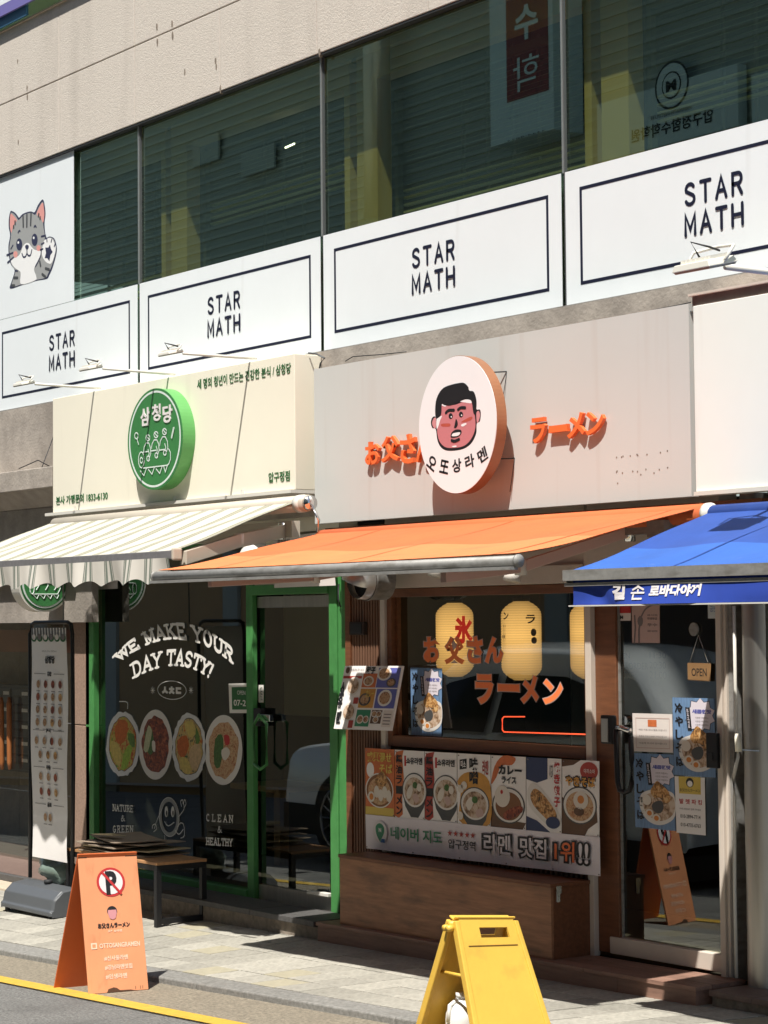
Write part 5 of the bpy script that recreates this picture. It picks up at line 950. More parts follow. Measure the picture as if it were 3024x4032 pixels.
MB().box(dx1-.03,dx1-.01,7.476,7.78,-.05,zd(dx1)-.024).o('end_board','wood_deck',dk)
bn=thing('wooden_bench','closed brown wooden box bench with a hinged lid under the food posters','bench',(-9.85,7.65,.09)); b0,b1=-10.81,-8.862
box('front_panel','wood_bench',bn,b0,b1,7.50,7.518,.085,.478,bevel=.002); box('side_panel','wood_frame',bn,b1-.016,b1,7.5185,7.775,.085,.478); box('side_panel','wood_frame',bn,b0,b0+.016,7.5185,7.775,.085,.478); box('lid','wood_frame',bn,b0-.005,b1+.006,7.492,7.775,.479,.500,bevel=.003)
box('latch','chrome',bn,b1+.0015,b1+.007,7.535,7.56,.40,.455,bevel=.002); box('latch_plate','chrome',bn,b1+.0065,b1+.010,7.53,7.565,.445,.485)

# ================================================================ RIGHT HAND EDGE
co=thing('steel_column','brushed stainless steel column right of the ramen door','column',PY((2940,3870),7.74)); c0,c1=X(2906,3000,7.72),X(2995,3000,7.72)
V=[];Fc=[];n=10
for z in (zd(-7.7)-.05,2.5):
    for i in range(n+1):
        u=i/n; V.append((c0+(c1-c0)*u,7.72+.05*(abs(2*u-1)**3),z))
for i in range(n): Fc.append((i,i+1,n+2+i,n+1+i))
obj('column_cover',V,Fc,'steel',co,smooth=True); box('core','steel',co,c0,c1,7.771,8.0,.0,2.5); box('seam','chrome',co,c0+.035,c1-.002,7.716,7.7185,Z(2940,2956,7.72),Z(2940,2951,7.72))
cable('white plastic conduit beside the steel column',[PY(p,7.72) for p in ((2890,2385),(2895,2700),(2900,2880),(2906,2980),(2888,3060),(2892,3140),(2893,3500),(2900,3850))],.009,'lamp_white'); 
o=MB().tube([PY(p,7.715) for p in ((2904,2888),(2907,2960))],.016).o('conduit_sleeve','cream_sign',None,smooth=True); o['label']='cream sleeve on the white conduit beside the steel column'; o['category']='pipe'
rp=thing('right_shopfront','dark glazed shopfront cut off by the right edge','shopfront',(-7.2,7.9,.1)); box('pane','glass_shop',rp,c1+.03,-5.5,7.86,7.868,.1,2.4); box('mullion','alu_dull',rp,c1+.05,c1+.07,7.83,7.859,.1,2.4); box('rear_wall','interior_dark',rp,c1-.0,-3,10.2,10.3,0,2.5); box('yellow_panel','yellow_line',rp,c1+.01,-6.5,8.6,8.62,.66,.92); box('floor','interior_dark',rp,c1,-3,7.9,10.2,.0,.1); box('ceiling','interior_dark',rp,c1,-3,7.8,10.2,2.5,2.54)
sr=thing('granite_doorstep','reddish granite step at the lower right corner','step',(-7.2,7.5,0)); q=PY((2790,3899),7.5)
for x0,x1 in ((q.x,q.x+.285),(q.x+.288,q.x+1.2),(q.x+1.203,q.x+2.2)): box('tread','stone_red',sr,x0,x1,7.50,7.85,q.z-.028,q.z,bevel=.003)
box('riser','riser',sr,q.x+.01,q.x+2.2,7.515,7.8,-.05,q.z-.029)

# ================================================================ AWNINGS
def awning(name,lab,x0,x1,top,bar,parts,sag=.012,nx=24,bar_m='alu_dull',wav=.009,br=.025):
    """top=(Y,z) at the roller, bar=(Y,z) at the front; parts = list of (t0,t1,material,child name)"""
    t=thing(name,lab,'awning',((x0+x1)/2,top[0],top[1]),'roll-out fabric awnings over the shopfronts')
    for t0,t1,m,nm in parts:
        V=[];Fc=[];k_=max(2,int(14*(t1-t0)))
        for j in range(k_+1):
            s=t0+(t1-t0)*j/k_
            for i in range(nx+1):
                u=i/nx; z=top[1]+(bar[1]-top[1])*s-sag*4*s*(1-s)+wav*math.sin(u*19+s*5)*s*(1-s)*4-.006*math.sin(u*math.pi)*s; V.append((x0+(x1-x0)*u,top[0]+(bar[0]-top[0])*s,z))
        for j in range(k_):
            for i in range(nx): a=j*(nx+1)+i; Fc.append((a,a+1,a+nx+2,a+nx+1))
        V2=[(a,b,c-.004) for a,b,c in V]; N_=len(V); obj(nm,V+V2,Fc+[tuple(reversed([i+N_ for i in f])) for f in Fc],m,t,smooth=True)
    if name!='striped_awning':
        xq=x0+.62
        while xq<x1:   # sewn seams between the cloth widths
            V=[];Fc=[]
            for j in range(15):
                s=j/14; z=top[1]+(bar[1]-top[1])*s-sag*4*s*(1-s)+wav*math.sin((xq-x0)/(x1-x0)*19+s*5)*s*(1-s)*4-.006*math.sin((xq-x0)/(x1-x0)*math.pi)*s+.0022; y=top[0]+(bar[0]-top[0])*s; V+=[(xq,y,z),(xq+.014,y,z)]
            for j in range(14): Fc.append((2*j,2*j+1,2*j+3,2*j+2))
            obj('seam',V,Fc,parts[0][2],t); xq+=1.18
    if name=='striped_awning': box('front_bar','bar_grey',t,x0-.01,x1+.01,bar[0]-.022,bar[0]+.01,bar[1]-.052,bar[1]-.002,bevel=.004)
    else: tube('front_bar',bar_m,t,[(x0-.01,bar[0]-.005,bar[1]-.035),(x1+.01,bar[0]-.005,bar[1]-.035)],br,14)
    if name!='striped_awning': box('bar_lip',bar_m,t,x0-.01,x1+.01,bar[0]-.045,bar[0]-.002,bar[1]-.075,bar[1]-.06)
    if name=='striped_awning': box('end_cap','roller_cream',t,x1+.011,x1+.035,bar[0]-.035,bar[0]+.03,bar[1]-.06,bar[1]+.012,bevel=.01)
    for x in (() if name=='striped_awning' else (x0-.02,x1+.012)): tube('end_cap','alu_dull',t,[(x,bar[0]-.005,bar[1]-.036),(x+.01,bar[0]-.005,bar[1]-.036)],.030,14)
    return t
aw=awning('orange_awning','orange fabric awning over the ramen shopfront',-10.626,-7.47,(7.26,2.41),(6.15,2.185),[(0,.58,'orange_fabric','upper_fabric'),(.58,1,'orange_paler','lower_fabric')])
tube('roller','orange_fabric',aw,[(-10.65,7.28,2.38),(-7.43,7.28,2.38)],.05,16); tube('roller_end','lamp_white',aw,[(-7.429,7.28,2.38),(-7.40,7.28,2.38)],.052,16)
def arm(t,sh,el,fr,m,r=.028):
    for a,b in ((sh,el),(el,fr)):
        a=Vector(a);b=Vector(b);d=(b-a).normalized(); s=d.cross(Vector((0,0,1))).normalized()*r*.7; u=Vector((0,0,1))*r; MB().hexa([a-s-u,a+s-u,a+s+u,a-s+u],[b-s-u,b+s-u,b+s+u,b-s+u]).o('arm',m,t,bevel=.004)
    tube('elbow','lamp_white',t,[Vector(el)-Vector((0,0,.04)),Vector(el)+Vector((0,0,.04))],.03,12); tube('shoulder','chrome',t,[Vector(sh)-Vector((0,0,.05)),Vector(sh)+Vector((0,0,.05))],.028,12)
arm(aw,PY((2480,2092),7.3),PY((2050,2232),6.75),PY((1745,2272),6.22),'arm_pink')
arm(aw,PY((1490,2225),7.3),PY((1240,2268),6.95),PY((825,2292),6.25),'arm_pink')
for x in (-10.2,-7.7): box('wall_bracket','alu_dull',aw,x-.06,x+.06,7.2,7.66,2.28,2.36)
box('support_beam','alu_dull',aw,-10.5,-7.45,7.26,7.32,2.30,2.36)
dk_=thing('canopy_soffit','dark recess between the grey signboard and the orange awning','soffit',(-9.3,7.6,2.5)); box('panel','wood_frame',dk_,-10.95,-7.3,7.51,7.66,2.36,2.455)
aw=awning('striped_awning','cream awning with thin grey green stripes over the green shopfront',-13.95,-10.79,(7.2,2.605),(6.36,2.305),[(0,1,'stripe_top','fabric')],.006,bar_m='alu_dull',br=.02)
tube('roller','roller_cream',aw,[(-13.9,7.22,2.59),(-10.70,7.22,2.59)],.05,16); tube('roller_end','lamp_white',aw,[(-10.80,7.22,2.59),(-10.74,7.22,2.59)],.053,16); tube('crank','chrome',aw,[(-10.699,7.22,2.59),(-10.67,7.22,2.59)],.045,14); tube('crank_eye','chrome',aw,[(-10.66,7.22,2.575),(-10.62,7.24,2.485),(-10.64,7.24,2.42)],.008,8)
arm(aw,(-11.1,7.3,2.44),(-10.88,6.85,2.37),(-10.80,6.42,2.26),'roller_cream',.04); box('support_beam','roller_cream',aw,-13.9,-11.0,7.30,7.36,2.40,2.5)
V=[];Fc=[];nx=220;nz=5; vx0,vx1=-13.95,-10.82
for j in range(nz+1):
    v=j/nz
    for i in range(nx+1):
        x=vx0+(vx1-vx0)*i/nx; bz=2.112+.034*abs(math.sin((x+.02)*math.pi/.29))**1.3; x+=.014*math.sin((bz-2.1)*0+x*21)*0; z=2.262+(bz-2.262)*v; y=6.335-.016*v*math.sin(x*9.4)-.010*v*math.sin(x*21); V.append((x,y,z))
for j in range(nz):
    for i in range(nx): a=j*(nx+1)+i; Fc.append((a,a+1,a+nx+2,a+nx+1))
obj('valance',V,Fc,'stripe_val',aw,smooth=True); tube('valance_tube','lamp_white',aw,[(-10.95,6.31,2.135),(-10.79,6.31,2.137)],.010,8)
aw=awning('blue_awning','blue fabric awning with white Korean lettering at the right edge',-7.38,-5.0,(7.25,2.385),(6.40,2.11),[(0,.6,'blue_fabric','upper_fabric'),(.6,1,'blue_paler','lower_fabric')],.01)
box('dirty_edge','alu_dull',aw,-7.39,-5.0,6.345,6.358,2.06,2.108); tube('roller','blue_fabric',aw,[(-7.38,7.28,2.37),(-5,7.28,2.37)],.05,14)
V=[];Fc=[];nx=90;nz=10
def vy(x,v): s=x+7.34; return 6.365+.010*math.sin(s*7+.6)*v+.012*math.sin(s*3.1+v*2.2)*v-.018*v+.022*math.exp(-((s-.1-.12*v)/.07)**2)*v-.012*math.exp(-((s-.3+.1*v)/.06)**2)*v
for j in range(nz+1):
    v=j/nz
    for i in range(nx+1):
        x=-7.34+2.2*i/nx; V.append((x,vy(x,v),2.07-.118*v))
for j in range(nz):
    for i in range(nx): a=j*(nx+1)+i; Fc.append((a,a+1,a+nx+2,a+nx+1))
obj('valance',V,Fc,'blue_valance',aw,smooth=True); box('valance_hem','lamp_white',aw,-7.34,-5.14,6.335,6.341,1.945,1.951)
for s_,a,b,off in (('길',(2413,2362),(2464,2300),.05),('손',(2488,2362),(2545,2298),.0),('로바다야끼',(2565,2350),(2768,2298),.05)):
    v,f,bb=rawtext(s_,off,0,1.); p0=PY(a,6.36);p1=PY(b,6.36); V=[]
    for x,y,z in v:
        xx=p0.x+(p1.x-p0.x)*(x-bb[0])/(bb[1]-bb[0]); zz=p0.z+(p1.z-p0.z)*(y-bb[2])/(bb[3]-bb[2]); V.append((xx,vy(xx,max(0,(2.07-zz)/.118))-.004,zz))
    obj('lettering',V,f,'sticker_white',aw)

# ================================================================ STREET THINGS
# menu stand
q0=PY((115,2480),7.12); q1=PY((285,2480),7.12); ms=thing('menu_banner_stand','tall black framed banner stand with a long white dish menu and grey water base','banner stand',((q0.x+q1.x)/2,7.05,-.1))
zl=.10; xa,xb=q0.x+.02,q1.x+.0; zt_=PY((200,2450),7.12).z
tube('frame','black_metal',ms,[(xa+.03,7.10,zl),(xa,7.12,.9),(xa-.01,7.12,zt_-.08),(xa+.02,7.12,zt_-.015),(xa+.07,7.12,zt_),(xb-.07,7.12,zt_),(xb-.02,7.12,zt_-.015),(xb+.0,7.12,zt_-.08),(xb+.01,7.12,.9),(xb+.03,7.10,zl)],.014,10)
zb1=PY((200,2472),7.1).z; zb0_=PY((200,3385),7.1).z; ma,mb_=xa+.045,xb-.045
def mx(u,v): return ma+(mb_-ma)*u+.02*(1-v)
def my(u,v): return 7.10+.007*math.sin(v*9+u*1.5)-.02*math.exp(-((v-.05)/.12)**2)*u
V=[];Fc=[]
for j in range(31):
    for i in range(7): u,v=i/6,j/30; V.append((mx(u,v),my(u,v),zb0_+(zb1-zb0_)*v))
for j in range(30):
    for i in range(6): a=j*7+i; Fc.append((a,a+1,a+8,a+7))
obj('banner_sheet',V,Fc,'poster_white',ms,smooth=True)
def mpt(u,v,o=.004): return (mx(u,v),my(u,v)-o,zb0_+(zb1-zb0_)*v)
def mell(nm,m,cu,cv,ru,rv,o=.004,n=14): obj(nm,[mpt(cu+ru*math.cos(2*math.pi*i/n),cv+rv*math.sin(2*math.pi*i/n),o) for i in range(n)],[tuple(range(n))],m,ms)
def mline(u0,u1,v,h=.0012,m='grey_ink'): obj('rule',[mpt(u0,v-h),mpt(u1,v-h),mpt(u1,v+h),mpt(u0,v+h)],[(0,1,2,3)],m,ms)
def mtx(s,u0,u1,v0,v1,off=.02,m='ink'):
    v_,f,bb=rawtext(s,off,0,1.); obj('lettering',[mpt(u0+(u1-u0)*(x-bb[0])/(bb[1]-bb[0]),v0+(v1-v0)*(y-bb[2])/(bb[3]-bb[2])) for x,y,z in v_],f,m,ms)
for k in range(12): 
    u=k/12; obj('stripe',[mpt(u+.02,.955),mpt(u+.055,.955),mpt(u+.055,1),mpt(u+.02,1)],[(0,1,2,3)],'bowl_dark',ms)
for k in range(6): mell('scallop','green_ink',.083+k*.167,.955,.078,.016,.0035); mell('scallop_inside','grey_ink' if k%2 else 'paper',.083+k*.167,.960,.055,.013,.0045)
mtx('세 청년이 만드는 건강한 분식',.30,.72,.895,.902,.0); mtx('삼청당',.38,.66,.845,.878,.05)
for v,s in ((.80,'김밥'),(.555,'분식'),(.395,'우동'),(.235,'음료')): mline(.08,.40,v); mline(.62,.92,v); mtx(s,.44,.56,v-.010,v+.010,.05)
for v,us in ((.755,(.2,.4,.6,.8)),(.70,(.2,.4,.6,.8)),(.645,(.2,.4,.6,.8)),(.59,(.2,.4,.6,.8)),(.51,(.18,.4,.6,.82)),(.45,(.28,.5,.7)),(.355,(.28,.5,.7)),(.29,(.28,.5,.7)),(.18,(.38,.52))):
    for u in us: mell('dish','bowl_white',u,v,.060,.021); mell('dish_food','food_menu' if random.random()<.6 else ('food_meat' if random.random()<.5 else 'food_tempura'),u,v,.048,.017,.005); mline(u-.05,u+.05,v-.03,.0014)
# water base
a=PG((50,3560)); b=PG((200,3598)); zg=pave(-14,7.05)
x0,x1=xa-.03,xb+.09
V=[];Fc=[];prof=[(6.90,zg+.02),(6.90,zg+.05),(6.915,zg+.06),(6.93,zg+.13),(6.99,zg+.185),(7.10,zg+.20),(7.18,zg+.185),(7.24,zg+.13),(7.255,zg+.06),(7.27,zg+.05),(7.27,zg+.02)]
n=len(prof)
for xx,sc in ((x0-.01,.92),(x0+.015,1),(x1-.015,1),(x1+.01,.92)):
    for y_,z_ in prof: V.append((xx,7.085+(y_-7.085)*sc,zg+.02+(z_-zg-.02)*sc))
for i in range(3): Fc+=[(i*n+k,i*n+(k+1)%n,(i+1)*n+(k+1)%n,(i+1)*n+k) for k in range(n)]
Fc+=[tuple(range(n)),tuple(range(4*n-1,3*n-1,-1))]; obj('water_base',V,Fc,'tank_grey',ms,bevel=.006)
for xx in (x0+.05,x1-.05): tube('foot','gasket',ms,[(xx,6.93,zg-.002),(xx,6.93,zg+.022)],.018,10)
tube('tank_cap','gasket',ms,[((x0+x1)/2,7.08,zg+.2),((x0+x1)/2,7.08,zg+.225)],.03,14)
# green plastic bag hanging behind the base
q=PY((222,3425),7.2); V=[];Fc=[];n=18;m_=12; random.seed(3)
for i in range(m_+1):
    a=math.pi*i/m_
    for k in range(n):
        th=2*math.pi*k/n; r_=1+.13*math.sin(3*th+a*4)+.06*math.sin(7*th-a*3)+random.uniform(-.05,.05); V.append((q.x+.21*math.sin(a)*math.cos(th)*r_,q.y+.09*math.sin(a)*math.sin(th)*r_,q.z+.085*math.cos(a)*r_+.02*math.sin(th*2)))
for i in range(m_):
    for k in range(n): Fc.append((i*n+k,i*n+(k+1)%n,(i+1)*n+(k+1)%n,(i+1)*n+k))
o=obj('plastic_bag',V,Fc,'bag_green',None,smooth=True); o['label']='crumpled grey green plastic bag behind the grey base of the banner stand'; o['category']='bag'
o=MB().box(q.x-.12,q.x+.08,7.22,7.4,pave(-14,7.3),q.z-.07).o('white_box','paper',None,bevel=.004); o['label']='small white box under the plastic bag'; o['category']='box'
# bench table
tx0,tx1,ty0,ty1=-13.58,-12.33,7.12,7.50; tz=PX((612,3398),tx1).z; zf=-.078
tb=thing('bench_table','low table with wooden top and black metal frame in front of the green shop window','table',(-12.95,7.3,zf)); box('tabletop','wood_top',tb,tx0,tx1,ty0,ty1,tz-.018,tz,bevel=.002)
for x in (tx0+.02,tx1-.02):
    for y in (ty0+.02,ty1-.02): box('leg','black_metal',tb,x-.018,x+.018,y-.018,y+.018,pave(x,y),tz-.055)
    box('foot_rail','black_metal',tb,x-.017,x+.017,ty0+.039,ty1-.039,pave(x,7.3)+.01,pave(x,7.3)+.045)
for y in (ty0+.02,ty1-.02): box('rail','black_metal',tb,tx0+.039,tx1-.039,y-.017,y+.017,tz-.054,tz-.019)
for x in (tx0+.02,tx1-.02): box('rail','black_metal',tb,x-.017,x+.017,ty0+.003,ty1-.003,tz-.0545,tz-.0185)
# flattened cardboard
random.seed(11); z=tz+.002
spec=[(-13.0,7.33,.72,.42,4,'lowest flattened cardboard sheet on the bench table'),(-13.05,7.3,.66,.40,-8,'second flattened cardboard sheet from the bottom on the bench table'),(-12.98,7.34,.7,.36,10,'third flattened cardboard sheet from the bottom on the bench table'),(-13.08,7.28,.6,.40,-3,'third flattened cardboard sheet from the top on the bench table'),(-13.0,7.32,.64,.38,14,'second flattened cardboard sheet from the top on the bench table'),(-13.02,7.30,.58,.36,-12,'topmost flattened cardboard sheet on the bench table with a curled flap')]
for i,(cx,cy,w_,d_,a,lab) in enumerate(spec):
    a=math.radians(a); ux=Vector((math.cos(a),math.sin(a),0)); uy=Vector((-math.sin(a),math.cos(a),0)); c=Vector((cx,cy,z)); n=6; V=[];Fc=[]
    for j in range(3):
        for k in range(n+1): u=k/n-.5; v=j/2-.5; lift=.03*max(0,abs(u)-.3)*(1 if (i+k)%2 else -.2)+.012*u*math.sin(i*2)+.01*abs(v)*math.cos(i); V.append(c+ux*u*w_+uy*v*d_+Vector((0,0,max(lift,-.002)+.004)))
    for j in range(2):
        for k in range(n): q=j*(n+1)+k; Fc.append((q,q+1,q+n+2,q+n+1))
    N_=len(V); V+= [v-Vector((0,0,.006)) for v in V]; Fc+=[tuple(reversed([x+N_ for x in f])) for f in Fc[:2*n]]
    bd_=[k for k in range(n)]; rimi=[*range(n+1),2*n+1,*range(3*n+2,2*n+1,-1),n+1]
    Fc+=[(rimi[k],rimi[(k+1)%len(rimi)],rimi[(k+1)%len(rimi)]+N_,rimi[k]+N_) for k in range(len(rimi))]
    o=obj('cardboard_sheet',V,Fc,'cardboard_pale' if i==2 else 'cardboard',None); o['label']=lab; o['category']='cardboard'; o['group']='flattened cardboard on the bench table'; z+=.018
o=MB().hexa([(-13.2,7.12,z+.01),(-12.98,7.16,z+.012),(-12.98,7.26,z+.004),(-13.2,7.2,z+.002)],[(-13.2,7.12,z+.013),(-12.98,7.16,z+.03),(-12.98,7.26,z+.008),(-13.2,7.2,z+.005)]).o('cardboard_flap','cardboard_pale',None); o['label']='small torn pale cardboard flap lying on top of the cardboard pile'; o['category']='cardboard'
# orange A board
def aboard(t,F1,F2,H,sx,m_front,m_back,th=.012):
    pass
ab=thing('orange_sandwich_board','orange wooden sandwich board with a no parking symbol standing on the yellow line','sandwich board',(-10.6,5.76,-.09))
R1=Vector((-10.615,5.598,.655)); R2=R1+Vector((.05,.325,.003)); F1=Vector((-10.423,5.603,road(-10.423)+.006)); F2=Vector((-10.346,5.923,road(-10.346)+.006)); B1=Vector((-10.808,5.592,road(-10.808)+.006)); B2=Vector((-10.75,5.90,road(-10.75)+.006))
# align ridge with the photo
def fitz(p,x,y): d=ray(p); t_=(Vector((x,y,0))-CAM).dot(Vector((RF.x,RF.y,0)))/Vector((RF.x,RF.y,0)).dot(Vector((d.x,d.y,0))); return (CAM+d*t_)
M1=(F1+B1)/2; M2=(F2+B2)/2
R1=fitz((305,3362),M1.x,M1.y); R2=fitz((537,3352),M2.x,M2.y)
def panel(nm,m,a,b,c_,d_,n_,th=.012): n_=Vector(n_)*th; MB().hexa([a-n_,b-n_,c_-n_,d_-n_],[a,b,c_,d_]).o(nm,m,ab,bevel=.002)
nf=(F2-F1).cross(R1-F1).normalized(); nb=(R1-B1).cross(B2-B1).normalized()
panel('front_panel','board_orange',F1,F2,R2,R1,nf); panel('back_panel','board_orange_back',B1,B2,R2,R1,nb)
def AP(u,v,o=.001): return F1+(F2-F1)*u+((R1+(R2-R1)*u)-(F1+(F2-F1)*u))*v+nf*o
def apoly(nm,m,pts,o=.001): obj(nm,[AP(a,b,o) for a,b in pts],[tuple(range(len(pts)))],m,ab)
def atx(s,m,u0,u1,v0,v1,off=.02,o=.0015):
    v_,f,bb=rawtext(s,off,0,1.); obj('lettering',[AP(u0+(u1-u0)*(x-bb[0])/(bb[1]-bb[0]),v0+(v1-v0)*(y-bb[2])/(bb[3]-bb[2]),o) for x,y,z in v_],f,m,ab)
asp=(F2-F1).length/(R1-F1).length
def ael(cu,cv,r,n=32): return [(cu+r*math.cos(2*math.pi*i/n),cv+r*asp*math.sin(2*math.pi*i/n)) for i in range(n)]
apoly('prohibition_ring','red_ink',ael(.52,.785,.24)); apoly('prohibition_face','sticker_white',ael(.52,.785,.20),.002); atx('P','ink',.43,.62,.695,.865,.05,.003)
a_=math.radians(52); 
def aband(u0,v0,u1,v1,w_,m,o): d=Vector((u1-u0,(v1-v0)/asp)).normalized(); n_=Vector((-d.y,d.x))*w_/2; apoly('prohibition_bar',m,[(u0+n_.x,v0+n_.y*asp),(u0-n_.x,v0-n_.y*asp),(u1-n_.x,v1-n_.y*asp),(u1+n_.x,v1+n_.y*asp)],o)
aband(.37,.865,.68,.695,.04,'red_ink',.0045)
apoly('logo_hair','ink',ael(.50,.575,.085,20),.001); apoly('logo_face','skin_pink',[(.43,.585),(.57,.585),(.575,.56),(.55,.525),(.50,.515),(.45,.525),(.425,.56)],.002)
atx('お父さんラーメン','ink',.24,.78,.455,.495,.05); atx('오또상라멘','peach_ink',.40,.64,.425,.442,.03); atx('OTTOSANGRAMEN','peach_ink',.24,.92,.315,.35,.03)
for r in (.05,.028): 
    pts=[AP(.15+r*a,.335+r*asp*b,.0015+(.05-r)*.01) for a,b in ((-1,-1),(1,-1),(1,1),(-1,1))]; obj('camera_icon',pts,[(0,1,2,3)],'peach_ink' if r==.05 else 'board_orange',ab)
for s,v,u1 in (('#신사동라멘',.225,.70),('#강남라멘맛집',.16,.76),('#인생라멘',.095,.66)): atx(s,'peach_ink',.30,u1,v,v+.036,.03)
apoly('rust_patch','rust',[(.30,.0),(.33,.025),(.42,.035),(.47,.03),(.52,.012),(.70,.010),(.8,.0)],.001); 
for u in (.78,.9,.86): apoly('rust_patch','rust',[(u,.01),(u+.008,.01),(u+.01,.035),(u+.002,.03)],.001)
MB().tube([R1+Vector((0,0,-.02)),R1+(R2-R1)*.15+Vector((0,0,-.02))],.008).o('hinge','rust',ab); MB().tube([R1+(R2-R1)*.8+Vector((0,0,-.02)),R2+Vector((0,0,-.02))],.008).o('hinge','rust',ab)
# yellow folding stand
ys=thing('yellow_floor_sign','yellow plastic folding floor sign with a handle slot at the bottom edge','floor sign',(-7.4,5.9,.03))
ra=fitz((1775,3606),-7.42,5.62); rb=ra+(Vector((.04,.325,0))); 
q=ray((2030,3605)); # right end of the ridge on a plane through ra along +Y
rb=PX((2022,3606),ra.x+.03); zr=(ra.z+rb.z)/2
w_=rb-ra; zf=road(-7.35)
fa,fb_=Vector((ra.x+.235,ra.y-.03,zf)),Vector((rb.x+.235,rb.y+.06,zf)); ba,bb_=Vector((ra.x-.27,ra.y-.03,zf)),Vector((rb.x-.27,rb.y+.06,zf))
def leaf(nm,T1,T2,G1,G2,sgn):
    n_=((G2-G1).cross(T1-G1)).normalized()*sgn
    P=lambda u,v,o=0.: (G1+(G2-G1)*u)+((T1+(T2-T1)*u)-(G1+(G2-G1)*u))*v+n_*o
    # panel built as strips leaving the handle slot open
    f=MB(); sl=(.36,.80,.855,.925)
    def slab(u0,u1,v0,v1,o=0.,th=.012): f.hexa([P(u0,v0,o-th),P(u1,v0,o-th),P(u1,v1,o-th),P(u0,v1,o-th)],[P(u0,v0,o),P(u1,v0,o),P(u1,v1,o),P(u0,v1,o)])
    slab(.07,.93,.02,sl[2]); slab(.07,sl[0],sl[2],sl[3]); slab(sl[1],.93,sl[2],sl[3]); slab(.07,.93,sl[3],.985)
    f.o(nm,'yellow_plastic',ys)
    r=MB()
    for u0,u1,v0,v1 in ((0,.07,.0,.97),(.93,1,.0,.97),(.03,.97,.985,1.)): r.hexa([P(u0,v0,-.03),P(u1,v0,-.03),P(u1,v1,-.03),P(u0,v1,-.03)],[P(u0,v0,.006),P(u1,v0,.006),P(u1,v1,.006),P(u0,v1,.006)])
    r.o('rim','yellow_plastic',ys,bevel=.005)
    g=MB(); g.hexa([P(.14,.800,.0005),P(.88,.800,.0005),P(.88,.803,.0005),P(.14,.803,.0005)],[P(.14,.800,.0035),P(.88,.800,.0035),P(.88,.803,.0035),P(.14,.803,.0035)]); g.o('groove','soup_brown',ys)
leaf('front_leaf',ra+Vector((.02,0,0)),rb+Vector((.02,0,0)),fa,fb_,1); leaf('back_leaf',ra-Vector((.02,0,0)),rb-Vector((.02,0,0)),ba,bb_,-1)
tube('hinge','yellow_plastic',ys,[ra+Vector((0,-.01,-.035)),rb+Vector((0,.01,-.035))],.016,10); tube('strut','yellow_plastic',ys,[ra+Vector((-.11,.03,-.25)),ra+Vector((.1,.03,-.25))],.008,6)
for o_ in (-.012,.012): tube('hinge_knob','yellow_plastic',ys,[ra+Vector((o_,-.03,-.05)),ra+Vector((o_,.0,-.05))],.014,8)
# jug
jb=fitz((1815,3925),-7.50,5.74); jz=jb.z; R_=.068
t=thing('white_jug','white plastic jug standing inside the yellow folding sign','jug',(jb.x,jb.y,road(-7.4))); h=jz-road(-7.4); prof=[(.9,0),(1,.03),(1,.62),(.96,.72),(.75,.85),(.4,.93),(.27,.95),(.27,1)]; V=[];Fc=[];n=24
for r_,z_ in prof: V+=[(jb.x+R_*r_*math.cos(2*math.pi*k/n),jb.y+R_*r_*math.sin(2*math.pi*k/n),road(-7.4)+z_*h) for k in range(n)]
for i in range(len(prof)-1): Fc+=[(i*n+k,i*n+(k+1)%n,(i+1)*n+(k+1)%n,(i+1)*n+k) for k in range(n)]
Fc.append(tuple((len(prof)-1)*n+k for k in range(n))); obj('body',V,Fc,'jug',t,smooth=True); tube('cap','jug',t,[(jb.x,jb.y,jz-.003),(jb.x,jb.y,jz+.02)],.023,16); tube('handle','jug',t,[(jb.x+.0,jb.y-.02,jz-.01),(jb.x,jb.y-.06,jz-.03),(jb.x,jb.y-.068,jz-.10)],.010,8)

